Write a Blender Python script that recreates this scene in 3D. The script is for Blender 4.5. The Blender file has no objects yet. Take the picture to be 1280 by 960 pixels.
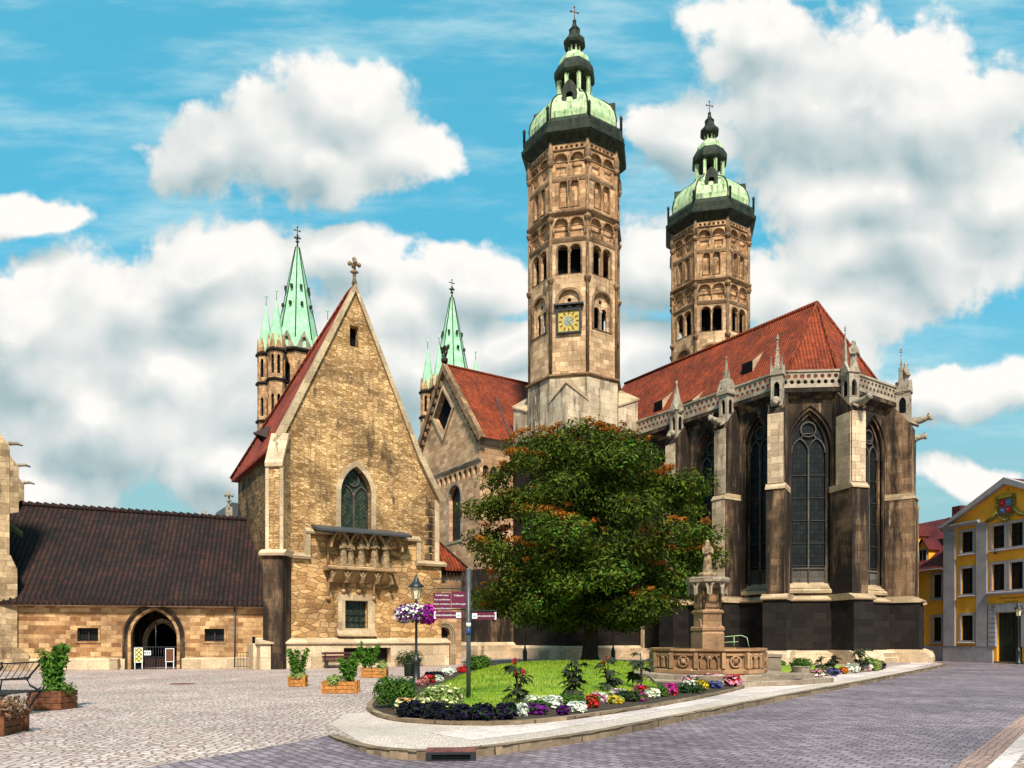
import bpy, math, random
from math import pi, sin, cos, sqrt, radians
from mathutils import Vector, Matrix
from mathutils.geometry import tessellate_polygon
random.seed(7)
S = bpy.context.scene
COL = S.collection

# ------------------------------------------------------------------ camera
cam = bpy.data.cameras.new('camera'); cam_o = bpy.data.objects.new('camera', cam); COL.objects.link(cam_o)
cam.sensor_fit = 'HORIZONTAL'; cam.sensor_width = 36.0; cam.lens = 36.0*930/1280
cam.shift_y = 317/1280; cam.clip_end = 4000; cam.clip_start = 0.1
cam_o.location = (0, 0, 1.6); cam_o.rotation_euler = (radians(90), 0, 0)
S.camera = cam_o

S.cycles.max_bounces = 4; S.cycles.diffuse_bounces = 2; S.cycles.glossy_bounces = 2; S.cycles.transmission_bounces = 2
# ------------------------------------------------------------------ sun, sky, exposure
SUN_EL = radians(48); SUN_AZ_X, SUN_AZ_Y = 0.12, -0.99       # horizontal direction towards the sun
sun = bpy.data.lights.new('sun', 'SUN'); sun_o = bpy.data.objects.new('sun', sun); COL.objects.link(sun_o)
sun.energy = 5.0; sun.angle = radians(8); sun.color = (1.0, 0.93, 0.82)
_l = sqrt(SUN_AZ_X**2+SUN_AZ_Y**2)
sdir = Vector((SUN_AZ_X/_l*cos(SUN_EL), SUN_AZ_Y/_l*cos(SUN_EL), sin(SUN_EL)))
sun_o.rotation_euler = sdir.to_track_quat('Z', 'Y').to_euler(); sun_o.location = (20, -40, 60)
S.view_settings.view_transform = 'Standard'; S.view_settings.look = 'None'
S.view_settings.exposure = 0.5; S.view_settings.gamma = 1.0; S.view_settings.use_curve_mapping = False

def node(nt, typ, ins=None, **props):
    n = nt.nodes.new(typ)
    for k, v in props.items(): setattr(n, k, v)
    for k, v in (ins or {}).items():
        s = n.inputs[k]
        if isinstance(v, bpy.types.NodeSocket): nt.links.new(v, s)
        else:
            if s.type == 'RGBA' and len(v) == 3: v = (*v, 1)
            s.default_value = v
    return n
def math_(nt, op, a, b=None, c=None, clamp=False):
    n = node(nt, 'ShaderNodeMath', operation=op, use_clamp=clamp)
    for i, v in enumerate((a, b, c)):
        if v is None: continue
        if isinstance(v, bpy.types.NodeSocket): nt.links.new(v, n.inputs[i])
        else: n.inputs[i].default_value = v
    return n.outputs[0]
def mixc(nt, fac, a, b, blend='MIX'):
    n = node(nt, 'ShaderNodeMix', data_type='RGBA', blend_type=blend)
    for s, v in ((n.inputs[0], fac), (n.inputs[6], a), (n.inputs[7], b)):
        if isinstance(v, bpy.types.NodeSocket): nt.links.new(v, s)
        elif s.type == 'RGBA': s.default_value = (*v, 1) if len(v) == 3 else v
        else: s.default_value = v
    return n.outputs[2]
def ramp(nt, fac, lo, hi, smooth=True):
    n = node(nt, 'ShaderNodeMapRange', {'Value': fac, 'From Min': lo, 'From Max': hi}, interpolation_type='SMOOTHSTEP' if smooth else 'LINEAR')
    return n.outputs[0]

w = bpy.data.worlds.new('World'); S.world = w; w.use_nodes = True
nt = w.node_tree; nt.nodes.clear()
# cumulus field over the sky: soft cloud banks at fixed bearings, broken up by fractal noise
cf = bpy.data.node_groups.new('cumulus_field', 'ShaderNodeTree')
cf.interface.new_socket('P', in_out='INPUT', socket_type='NodeSocketVector')
cf.interface.new_socket('D', in_out='OUTPUT', socket_type='NodeSocketFloat')
cf.interface.new_socket('S', in_out='OUTPUT', socket_type='NodeSocketFloat')
gi = cf.nodes.new('NodeGroupInput'); go = cf.nodes.new('NodeGroupOutput')
warp = node(cf, 'ShaderNodeTexNoise', {'Vector': gi.outputs[0], 'Scale': 6.0, 'Detail': 2.0}, noise_dimensions='2D')
wv = node(cf, 'ShaderNodeVectorMath', {0: warp.outputs['Color'], 1: (.5, .5, .5)}, operation='SUBTRACT')
wv = node(cf, 'ShaderNodeVectorMath', {0: wv.outputs[0], 'Scale': 0.10}, operation='SCALE')
P = node(cf, 'ShaderNodeVectorMath', {0: gi.outputs[0], 1: wv.outputs[0]}, operation='ADD').outputs[0]
BANKS = [(-.27, .665, .17, .095), (-.23, .73, .085, .055), (-.40, .655, .09, .07), (-.15, .67, .08, .06),
         (.42, .72, .17, .13), (.33, .80, .09, .08), (.56, .70, .14, .13), (.22, .68, .085, .07), (.66, .60, .13, .08), (.50, .60, .2, .06),
         (-.40, .50, .10, .06), (-.45, .44, .16, .07), (-.22, .50, .10, .05), (-.05, .48, .10, .05), (-.14, .44, .16, .06),
         (-.6, .36, .3, .14), (-.35, .33, .3, .12), (-.15, .36, .3, .10), (-.66, .43, .13, .10), (-.67, .56, .09, .03), (-.55, .30, .16, .10), (-.38, .24, .12, .08), (-.62, .2, .12, .05),
         (.18, .50, .09, .07), (.40, .45, .18, .06), (.55, .52, .16, .08), (.14, .38, .09, .07), (.60, .34, .12, .045), (.62, .22, .07, .03), (-.03, .34, .1, .06), (.02, .40, .08, .04), (-.46, .36, .2, .05), (.4, .38, .1, .05),
         (1.0, .5, .2, .12), (1.2, .3, .25, .1), (-1.0, .5, .22, .12), (-1.15, .28, .25, .1)]
acc = None
for (cx, cz, rx, rz) in BANKS:
    m = node(cf, 'ShaderNodeVectorMath', {0: P, 1: (cx, cz, 0)}, operation='SUBTRACT').outputs[0]
    m = node(cf, 'ShaderNodeVectorMath', {0: m, 1: (1/rx, 1/rz, 0)}, operation='MULTIPLY').outputs[0]
    ln = node(cf, 'ShaderNodeVectorMath', {0: m}, operation='LENGTH').outputs['Value']
    b = math_(cf, 'SUBTRACT', 1.0, ln)
    acc = b if acc is None else math_(cf, 'SMOOTH_MAX', acc, b, 0.25)
fb = node(cf, 'ShaderNodeTexNoise', {'Vector': gi.outputs[0], 'Scale': 9.0, 'Detail': 9.0, 'Roughness': 0.60}, noise_dimensions='2D').outputs[0]
vo = node(cf, 'ShaderNodeTexVoronoi', {'Vector': P, 'Scale': 20.0, 'Detail': 2.0, 'Roughness': .55}, feature='F1', voronoi_dimensions='2D').outputs['Distance']
d = math_(cf, 'ADD', acc, math_(cf, 'MULTIPLY', math_(cf, 'SUBTRACT', fb, .5), 1.25))
d = math_(cf, 'ADD', d, math_(cf, 'MULTIPLY', math_(cf, 'SUBTRACT', .42, vo), .22))
cf.links.new(d, go.inputs[0])
lowf = node(cf, 'ShaderNodeTexNoise', {'Vector': gi.outputs[0], 'Scale': 9.0, 'Detail': 2.0, 'Roughness': .5}, noise_dimensions='2D').outputs[0]
vo2 = node(cf, 'ShaderNodeTexVoronoi', {'Vector': P, 'Scale': 6.5, 'Detail': 1.5, 'Roughness': .5, 'Smoothness': .5}, feature='SMOOTH_F1', voronoi_dimensions='2D').outputs['Distance']
sm = math_(cf, 'ADD', math_(cf, 'MULTIPLY', acc, .8), math_(cf, 'MULTIPLY', math_(cf, 'SUBTRACT', lowf, .5), .7))
cf.links.new(math_(cf, 'ADD', sm, math_(cf, 'MULTIPLY', math_(cf, 'SUBTRACT', .42, vo2), .6)), go.inputs[1])
tc = nt.nodes.new('ShaderNodeTexCoord')
sx = node(nt, 'ShaderNodeSeparateXYZ', {0: tc.outputs['Generated']})
yy = math_(nt, 'MAXIMUM', math_(nt, 'ABSOLUTE', sx.outputs[1]), 0.08)
uv = node(nt, 'ShaderNodeCombineXYZ', {0: math_(nt, 'DIVIDE', sx.outputs[0], yy), 1: math_(nt, 'DIVIDE', sx.outputs[2], yy)}).outputs[0]
g1 = node(nt, 'ShaderNodeGroup', node_tree=cf); nt.links.new(uv, g1.inputs[0])
up = node(nt, 'ShaderNodeVectorMath', {0: uv, 1: (.018, .045, 0)}, operation='ADD').outputs[0]
g2 = node(nt, 'ShaderNodeGroup', node_tree=cf); nt.links.new(up, g2.inputs[0])
cover = ramp(nt, g1.outputs[0], -.24, .10)
lit = ramp(nt, math_(nt, 'SUBTRACT', g1.outputs[1], math_(nt, 'MULTIPLY', g2.outputs[1], .92)), -.50, .50, False)
edge = ramp(nt, g1.outputs[0], .0, .9)
lit = math_(nt, 'ADD', lit, math_(nt, 'MULTIPLY', math_(nt, 'SUBTRACT', .35, edge), .25))
fine_ = math_(nt, 'MULTIPLY', math_(nt, 'SUBTRACT', g1.outputs[0], g1.outputs[1]), .75)
lit = math_(nt, 'ADD', lit, fine_)
soft = node(nt, 'ShaderNodeTexNoise', {'Vector': uv, 'Scale': 4.0, 'Detail': 4.0}, noise_dimensions='2D').outputs[0]
lit = math_(nt, 'ADD', lit, math_(nt, 'MULTIPLY', math_(nt, 'SUBTRACT', soft, .5), .5), clamp=True)
cloud = mixc(nt, lit, (.22, .33, .36), (.72, .70, .67))
sky = node(nt, 'ShaderNodeTexSky', sky_type='NISHITA', sun_disc=False, sun_elevation=SUN_EL, sun_rotation=math.atan2(sdir.x, sdir.y), altitude=100, air_density=1.0, dust_density=.6, ozone_density=1.2)
skyc = mixc(nt, 1.0, sky.outputs[0], (.050, .150, .150), 'MULTIPLY')     # sky strength about 0.1, tinted as the photograph's print
# thin high cirrus streaks in the blue
cm = node(nt, 'ShaderNodeMapping', {'Vector': uv, 'Scale': (2.0, 9.0, 1), 'Rotation': (0, 0, radians(8))})
ci = node(nt, 'ShaderNodeTexNoise', {'Vector': cm.outputs[0], 'Scale': 1.6, 'Detail': 6.0, 'Roughness': .6}, noise_dimensions='2D').outputs[0]
skyc = mixc(nt, .65, skyc, (.085, .40, .54))
skyc = mixc(nt, ramp(nt, node(nt, 'ShaderNodeSeparateXYZ', {0: uv}).outputs[1], .55, .12), skyc, (.24, .43, .46))
skyc = mixc(nt, math_(nt, 'MULTIPLY', ramp(nt, ci, .40, .80), .75), skyc, (.40, .58, .62))
final = mixc(nt, cover, skyc, cloud)
bg = node(nt, 'ShaderNodeBackground', {'Color': final, 'Strength': 1.0})
wo = node(nt, 'ShaderNodeOutputWorld', {'Surface': bg.outputs[0]})

# ------------------------------------------------------------------ materials
MATS = {}
def newmat(name):
    m = bpy.data.materials.new(name); m.use_nodes = True
    nt = m.node_tree; b = nt.nodes['Principled BSDF']; b.inputs['Roughness'].default_value = .85
    b.inputs['Specular IOR Level'].default_value = .25
    MATS[name] = m
    return m, nt, b
def bump(nt, b, h, strength=.5, dist=.02):
    n = node(nt, 'ShaderNodeBump', {'Strength': strength, 'Distance': dist, 'Height': h})
    nt.links.new(n.outputs[0], b.inputs['Normal'])
def uvmap(nt, scale=(1, 1, 1), rot=0, loc=(0, 0, 0)):
    u = nt.nodes.new('ShaderNodeUVMap')
    return node(nt, 'ShaderNodeMapping', {'Vector': u.outputs[0], 'Scale': scale, 'Rotation': (0, 0, rot), 'Location': loc}).outputs[0]
def plain(name, c, rough=.8, var=.25, scale=6, metal=0, spec=.25, bmp=.2):
    m, nt, b = newmat(name)
    co = nt.nodes.new('ShaderNodeTexCoord').outputs['Object']
    n = node(nt, 'ShaderNodeTexNoise', {'Vector': co, 'Scale': scale, 'Detail': 6.0, 'Roughness': .6}).outputs[0]
    f = ramp(nt, n, .3, .7)
    nt.links.new(mixc(nt, f, tuple(x*(1-var) for x in c), tuple(min(1, x*(1+var*.6)) for x in c)), b.inputs['Base Color'])
    b.inputs['Roughness'].default_value = rough; b.inputs['Metallic'].default_value = metal; b.inputs['Specular IOR Level'].default_value = spec
    if bmp: bump(nt, b, n, bmp, .01)
    return m
def stone(name, c1, c2, mortar, bw=.7, bh=.32, rubble=False, stain=None, lime=None, ms=.012, loc=(0, 0, 0), patch=.35, bs=.5):
    """Coursed ashlar (brick texture) or rubble (voronoi) with worn patches, soot and lime runs of their own shape."""
    m, nt, b = newmat(name)
    u = uvmap(nt, loc=loc)
    wob = node(nt, 'ShaderNodeTexNoise', {'Vector': u, 'Scale': 1.3, 'Detail': 5.0})
    wv = node(nt, 'ShaderNodeVectorMath', {0: wob.outputs['Color'], 1: (.5, .5, .5)}, operation='SUBTRACT').outputs[0]
    wv = node(nt, 'ShaderNodeVectorMath', {0: wv, 'Scale': .22 if rubble else .13}, operation='SCALE').outputs[0]
    uw = node(nt, 'ShaderNodeVectorMath', {0: u, 1: wv}, operation='ADD').outputs[0]
    if rubble:
        mp = node(nt, 'ShaderNodeMapping', {'Vector': uw, 'Scale': (1/bw, 1/bh, 1)}).outputs[0]
        v1 = node(nt, 'ShaderNodeTexVoronoi', {'Vector': mp, 'Scale': 1.0, 'Randomness': .85}, voronoi_dimensions='2D')
        v2 = node(nt, 'ShaderNodeTexVoronoi', {'Vector': mp, 'Scale': 1.0, 'Randomness': .85}, voronoi_dimensions='2D', feature='DISTANCE_TO_EDGE')
        joint = ramp(nt, v2.outputs['Distance'], 0.01, .10)
        rnd = node(nt, 'ShaderNodeSeparateColor', {0: v1.outputs['Color']}).outputs[0]
        col = mixc(nt, rnd, c1, c2)
        col = mixc(nt, joint, mortar, col); hgt = math_(nt, 'ADD', joint, math_(nt, 'MULTIPLY', rnd, .6))
    else:
        br = node(nt, 'ShaderNodeTexBrick', {'Vector': uw, 'Color1': c1, 'Color2': c2, 'Mortar': mortar, 'Scale': 1.0, 'Mortar Size': ms, 'Mortar Smooth': .4, 'Bias': 0.0, 'Brick Width': bw, 'Row Height': bh})
        br.offset = .43; br.squash = 1.0
        br2 = node(nt, 'ShaderNodeTexBrick', {'Vector': uw, 'Color1': (.72, .70, .68), 'Color2': (1.16, 1.14, 1.10), 'Mortar': (.9, .9, .9), 'Scale': 1.0, 'Mortar Size': 0.0, 'Bias': -.1, 'Brick Width': bw, 'Row Height': bh})
        br2.offset = .43; br2.squash = 1.0
        col = mixc(nt, .6, br.outputs['Color'], mixc(nt, 1.0, br.outputs['Color'], br2.outputs['Color'], 'MULTIPLY')); hgt = br.outputs['Fac']; hgt = math_(nt, 'SUBTRACT', 1.0, hgt)
    big = node(nt, 'ShaderNodeTexNoise', {'Vector': u, 'Scale': .55, 'Detail': 7.0, 'Roughness': .62}).outputs[0]
    col = mixc(nt, patch, col, mixc(nt, ramp(nt, big, .32, .68), (.36, .30, .25), (1.45, 1.33, 1.15)), 'MULTIPLY')
    fine = node(nt, 'ShaderNodeTexNoise', {'Vector': u, 'Scale': 9.0, 'Detail': 8.0, 'Roughness': .7}).outputs[0]
    col = mixc(nt, .55, col, mixc(nt, ramp(nt, fine, .3, .7), (.55, .5, .45), (1.3, 1.28, 1.25)), 'MULTIPLY')
    if stain:
        sc, amt, vs = stain
        mp = node(nt, 'ShaderNodeMapping', {'Vector': u, 'Scale': (1.0, vs, 1)}).outputs[0]
        s1 = node(nt, 'ShaderNodeTexNoise', {'Vector': mp, 'Scale': .9, 'Detail': 8.0, 'Roughness': .68, 'Distortion': .3}).outputs[0]
        s = ramp(nt, s1, .70-amt*.4, .86-amt*.4)
        col = mixc(nt, math_(nt, 'MULTIPLY', s, .93), col, sc)
    if lime:
        sc, amt = lime
        mp = node(nt, 'ShaderNodeMapping', {'Vector': u, 'Scale': (2.6, .22, 1), 'Location': (3, 7, 0)}).outputs[0]
        s1 = node(nt, 'ShaderNodeTexNoise', {'Vector': mp, 'Scale': .8, 'Detail': 8.0, 'Roughness': .7}).outputs[0]
        col = mixc(nt, math_(nt, 'MULTIPLY', ramp(nt, s1, .72-amt*.3, .84-amt*.3), .8), col, sc)
    nt.links.new(col, b.inputs['Base Color'])
    bump(nt, b, math_(nt, 'ADD', hgt, math_(nt, 'MULTIPLY', fine, .5)), bs, .05 if rubble else .03)
    b.inputs['Roughness'].default_value = .92
    return m
def tiles(name, c1, c2, tw=.2, th=.32, moss=None, stripe=.6, bs=.8):
    m, nt, b = newmat(name)
    u = uvmap(nt)
    br = node(nt, 'ShaderNodeTexBrick', {'Vector': u, 'Color1': c1, 'Color2': c2, 'Mortar': tuple(x*.35 for x in c1), 'Scale': 1.0, 'Mortar Size': .012, 'Mortar Smooth': .6, 'Brick Width': tw, 'Row Height': th})
    br.offset = 0.0; br.squash = 1.0
    su = node(nt, 'ShaderNodeSeparateXYZ', {0: u})
    roll = math_(nt, 'ABSOLUTE', math_(nt, 'SINE', math_(nt, 'MULTIPLY', su.outputs[0], pi/tw)))
    saw = math_(nt, 'FRACT', math_(nt, 'DIVIDE', su.outputs[1], th))
    big = node(nt, 'ShaderNodeTexNoise', {'Vector': u, 'Scale': .5, 'Detail': 7.0, 'Roughness': .65}).outputs[0]
    fine = node(nt, 'ShaderNodeTexNoise', {'Vector': u, 'Scale': 5.0, 'Detail': 5.0, 'Roughness': .7}).outputs[0]
    col = mixc(nt, .7, br.outputs['Color'], mixc(nt, ramp(nt, big, .3, .7), (.42, .38, .38), (1.45, 1.25, 1.15)), 'MULTIPLY')
    col = mixc(nt, .6, col, mixc(nt, ramp(nt, fine, .3, .72), (.45, .42, .42), (1.4, 1.3, 1.2)), 'MULTIPLY')
    if moss: col = mixc(nt, math_(nt, 'MULTIPLY', ramp(nt, fine, .58, .75), .5), col, moss)
    col = mixc(nt, stripe, col, mixc(nt, roll, (.30, .28, .28), (1.15, 1.15, 1.15)), 'MULTIPLY')      # darker colour in the troughs between tile rolls
    nt.links.new(col, b.inputs['Base Color'])
    bump(nt, b, math_(nt, 'ADD', math_(nt, 'MULTIPLY', roll, 1.0), math_(nt, 'MULTIPLY', saw, -.7)), bs, .06)
    b.inputs['Roughness'].default_value = .8
    return m
def copper(name, c1, c2, dark, amt=.4):
    m, nt, b = newmat(name)
    u = uvmap(nt)
    n = node(nt, 'ShaderNodeTexNoise', {'Vector': u, 'Scale': 1.1, 'Detail': 8.0, 'Roughness': .65}).outputs[0]
    col = mixc(nt, ramp(nt, n, .3, .7), c1, c2)
    mp = node(nt, 'ShaderNodeMapping', {'Vector': u, 'Scale': (2.2, .3, 1)}).outputs[0]
    s = node(nt, 'ShaderNodeTexNoise', {'Vector': mp, 'Scale': 1.2, 'Detail': 8.0, 'Roughness': .7}).outputs[0]
    col = mixc(nt, math_(nt, 'MULTIPLY', ramp(nt, s, .68-amt*.3, .80-amt*.3), .8), col, dark)
    br = node(nt, 'ShaderNodeTexBrick', {'Vector': u, 'Color1': (1, 1, 1), 'Color2': (.8, .85, .8), 'Mortar': (.5, .5, .5), 'Scale': 1.0, 'Mortar Size': .015, 'Brick Width': .62, 'Row Height': .9})
    col = mixc(nt, .8, col, br.outputs['Color'], 'MULTIPLY')
    nt.links.new(col, b.inputs['Base Color']); b.inputs['Roughness'].default_value = .7
    bump(nt, b, br.outputs['Fac'], -.4, .03)
    return m
def leafmat(name, c1, c2, trans=.35, rough=.5):
    m, nt, b = newmat(name)
    g = nt.nodes.new('ShaderNodeNewGeometry')
    r = g.outputs['Random Per Island']
    col = mixc(nt, r, c1, c2)
    co = nt.nodes.new('ShaderNodeTexCoord').outputs['Object']
    n = node(nt, 'ShaderNodeTexNoise', {'Vector': co, 'Scale': .9, 'Detail': 3.0}).outputs[0]
    col = mixc(nt, .6, col, mixc(nt, ramp(nt, n, .35, .65), (.5, .6, .5), (1.35, 1.3, 1.1)), 'MULTIPLY')
    nt.links.new(col, b.inputs['Base Color']); b.inputs['Roughness'].default_value = max(.65, rough); b.inputs['Specular IOR Level'].default_value = .12
    t = node(nt, 'ShaderNodeBsdfTranslucent', {'Color': col})
    mx = node(nt, 'ShaderNodeMixShader', {0: trans, 1: b.outputs[0], 2: t.outputs[0]})
    nt.links.new(mx.outputs[0], nt.nodes['Material Output'].inputs[0])
    return m

stone('rubble', (.30, .17, .065), (.66, .45, .24), (.50, .35, .18), .30, .125, rubble=True, stain=((.085, .05, .026), .42, .4), lime=((.78, .60, .36), .25), patch=.75, bs=1.0)
stone('ashlar_gate', (.27, .125, .052), (.56, .37, .20), (.36, .25, .14), .46, .22, stain=((.07, .045, .026), .30, .5), lime=((.70, .54, .34), .25), patch=.6)
stone('ashlar_tower', (.46, .30, .175), (.62, .44, .28), (.30, .205, .125), .62, .36, stain=((.050, .030, .018), .50, .14), lime=((.70, .62, .50), .40), patch=.5)
stone('ashlar_tower_upper', (.40, .225, .115), (.60, .39, .225), (.20, .125, .07), .62, .36, stain=((.045, .028, .017), .50, .24), lime=((.56, .42, .28), .22), patch=.55)
stone('tower_band', (.20, .125, .07), (.32, .21, .125), (.12, .08, .05), .9, .4, stain=((.03, .02, .014), .44, .5), patch=.5)
stone('ashlar_tower_base', (.50, .40, .28), (.60, .50, .38), (.42, .34, .25), .9, .5, stain=((.045, .036, .026), .50, .10), lime=((.74, .70, .60), .42), patch=.4)
stone('ashlar_transept', (.40, .245, .14), (.58, .385, .245), (.32, .21, .13), .7, .36, stain=((.07, .045, .028), .22, .4), patch=.45)
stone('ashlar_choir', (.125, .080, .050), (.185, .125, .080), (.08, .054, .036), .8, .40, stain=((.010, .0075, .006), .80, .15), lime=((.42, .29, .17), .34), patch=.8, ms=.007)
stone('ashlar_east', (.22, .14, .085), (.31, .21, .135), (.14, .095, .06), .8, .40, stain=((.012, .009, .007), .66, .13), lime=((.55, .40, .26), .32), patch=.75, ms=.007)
stone('ashlar_buttress', (.46, .34, .235), (.58, .46, .33), (.30, .23, .17), .8, .42, stain=((.03, .022, .016), .46, .14), lime=((.72, .64, .52), .36), patch=.4)
stone('soot_shade_stone', (.011, .008, .007), (.020, .016, .013), (.008, .007, .006), .8, .45, stain=((.010, .009, .008), .45, .3), lime=((.20, .19, .15), .02), patch=.3)  # soot black; tower base and chapel plinth panel also carry painted shade with it
stone('rubble_course', (.29, .15, .055), (.64, .42, .21), (.40, .27, .14), .52, .24, rubble=True, stain=((.085, .05, .026), .24, .5), lime=((.74, .60, .38), .22), patch=.6, bs=.9)
stone('rubble_dark', (.10, .062, .028), (.30, .20, .095), (.10, .07, .04), .34, .16, rubble=True, stain=((.016, .011, .008), .50, .4), patch=.7, bs=1.0)
stone('gallery_stone', (.33, .215, .115), (.44, .30, .17), (.22, .15, .08), 1.1, .6, stain=((.05, .034, .02), .40, .5), patch=.5)
stone('pale_trim', (.40, .30, .19), (.50, .39, .26), (.32, .25, .17), 1.1, .6, stain=((.09, .07, .05), .22, .4), patch=.35)
stone('grey_trim', (.27, .23, .18), (.38, .33, .265), (.2, .17, .14), 1.1, .6, stain=((.07, .06, .05), .28, .4), patch=.35)
stone('fountain_stone', (.26, .145, .078), (.40, .24, .135), (.22, .13, .08), 1.4, 1.1, stain=((.07, .055, .04), .36, .5), lime=((.62, .52, .4), .2), patch=.4)
stone('step_stone', (.24, .19, .15), (.34, .28, .22), (.14, .11, .09), 1.2, .5, stain=((.05, .045, .035), .35, .8), patch=.4)
stone('plinth_stone', (.55, .42, .28), (.66, .53, .38), (.42, .32, .22), 1.3, .6, stain=((.10, .07, .045), .24, .8), lime=((.7, .62, .5), .2), patch=.4)
stone('church_stone', (.38, .27, .16), (.58, .45, .29), (.34, .26, .17), .5, .28, stain=((.05, .036, .023), .46, .30), lime=((.7, .6, .42), .3), patch=.6)
tiles('roof_orange', (.27, .050, .013), (.16, .030, .009), .22, .36, stripe=.45)
tiles('roof_chapel', (.33, .058, .022), (.21, .036, .016), .24, .38, stripe=.7)
tiles('roof_gate', (.036, .015, .011), (.014, .010, .009), .24, .40, moss=(.022, .020, .014), stripe=.85)
tiles('roof_maroon', (.13, .017, .018), (.09, .013, .015), .22, .30, stripe=.3)
copper('copper_green', (.28, .42, .19), (.60, .66, .40), (.045, .08, .04), .6)
copper('copper_spire', (.24, .50, .29), (.44, .68, .46), (.05, .16, .09), .15)
copper('copper_dark', (.012, .018, .010), (.034, .044, .020), (.005, .006, .004), .7)
plain('lead', (.05, .052, .055), .6, spec=.4)
plain('iron_black', (.012, .013, .016), .45, spec=.5, bmp=0)
plain('pole_grey', (.06, .065, .065), .45, spec=.5, bmp=0)
plain('void', (.006, .006, .007), .95, spec=.05, bmp=0)
plain('wood_orange', (.42, .17, .04), .6, .5, 9)
plain('wood_brown', (.16, .055, .022), .6, .5, 9)
plain('wood_dark', (.035, .018, .012), .7)
plain('bench_maroon', (.09, .018, .020), .6)
plain('sign_maroon', (.11, .006, .030), .35, .1, spec=.5, bmp=0)
plain('paint_white', (.78, .78, .76), .5, .08, bmp=0)
plain('paint_blue', (.02, .06, .16), .5, .1, bmp=0)
plain('paint_teal', (.02, .16, .13), .5, .1, bmp=0)
plain('gold', (.46, .33, .045), .4, .35, 12, spec=.6, bmp=.1)
plain('clock_grey', (.20, .25, .22), .5, .3)
plain('yellow_plaster', (.88, .39, .032), .9, .10, 1.2, bmp=.1)
plain('grey_plaster', (.33, .30, .31), .9, .15, 1.5, bmp=.1)
plain('heraldic_red', (.42, .03, .025), .5)
plain('heraldic_blue', (.10, .17, .32), .5)
plain('garland_olive', (.16, .13, .03), .7)
plain('statue_stone', (.27, .18, .10), .9, .6, 7, bmp=.5)
stone('tracery_stone', (.07, .065, .06), (.11, .10, .09), (.04, .04, .04), 1.1, .6, stain=((.02, .02, .02), .4, .4))
plain('bark', (.045, .032, .022), .95, .5, 5, bmp=.9)
plain('soil', (.05, .034, .022), .95, .4, 12, bmp=.6)
stone('kerb_stone', (.19, .14, .095), (.27, .205, .145), (.06, .045, .03), 1.1, .6, stain=((.06, .045, .03), .4, 1.0), patch=.5, ms=.02)
plain('drain_rust', (.15, .055, .045), .7, .4)
plain('lamp_glass', (.62, .52, .33), .25, .1, spec=.5, bmp=0)
m, nt, b = newmat('glass_dark')
b.inputs['Base Color'].default_value = (.012, .015, .016, 1); b.inputs['Roughness'].default_value = .35; b.inputs['Specular IOR Level'].default_value = .15
_u = uvmap(nt)
_br = node(nt, 'ShaderNodeTexBrick', {'Vector': _u, 'Color1': (.008, .010, .011), 'Color2': (.016, .019, .019), 'Mortar': (.002, .002, .002), 'Scale': 1.0, 'Mortar Size': .012, 'Brick Width': .22, 'Row Height': .30}); _br.offset = 0
nt.links.new(_br.outputs['Color'], b.inputs['Base Color']); bump(nt, b, _br.outputs['Color'], .6, .05)
m, nt, b = newmat('glass_green')
_u = uvmap(nt, rot=radians(45))
_br = node(nt, 'ShaderNodeTexBrick', {'Vector': _u, 'Color1': (.012, .022, .014), 'Color2': (.05, .06, .035), 'Mortar': (.004, .004, .003), 'Scale': 1.0, 'Mortar Size': .012, 'Brick Width': .16, 'Row Height': .16}); _br.offset = 0
nt.links.new(_br.outputs['Color'], b.inputs['Base Color']); b.inputs['Roughness'].default_value = .3; bump(nt, b, _br.outputs['Color'], .6, .05)
m, nt, b = newmat('water'); b.inputs['Base Color'].default_value = (.03, .05, .04, 1); b.inputs['Roughness'].default_value = .05; b.inputs['Specular IOR Level'].default_value = .5
m, nt, b = newmat('poster_lattice')
_u = uvmap(nt, rot=radians(45))
_ck = node(nt, 'ShaderNodeTexBrick', {'Vector': _u, 'Color1': (.70, .50, .06), 'Color2': (.75, .62, .30), 'Mortar': (.06, .035, .02), 'Scale': 1.0, 'Mortar Size': .018, 'Brick Width': .15, 'Row Height': .15}); _ck.offset = 0
nt.links.new(_ck.outputs['Color'], b.inputs['Base Color'])
plain('poster_brown', (.13, .05, .02), .6)

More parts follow.
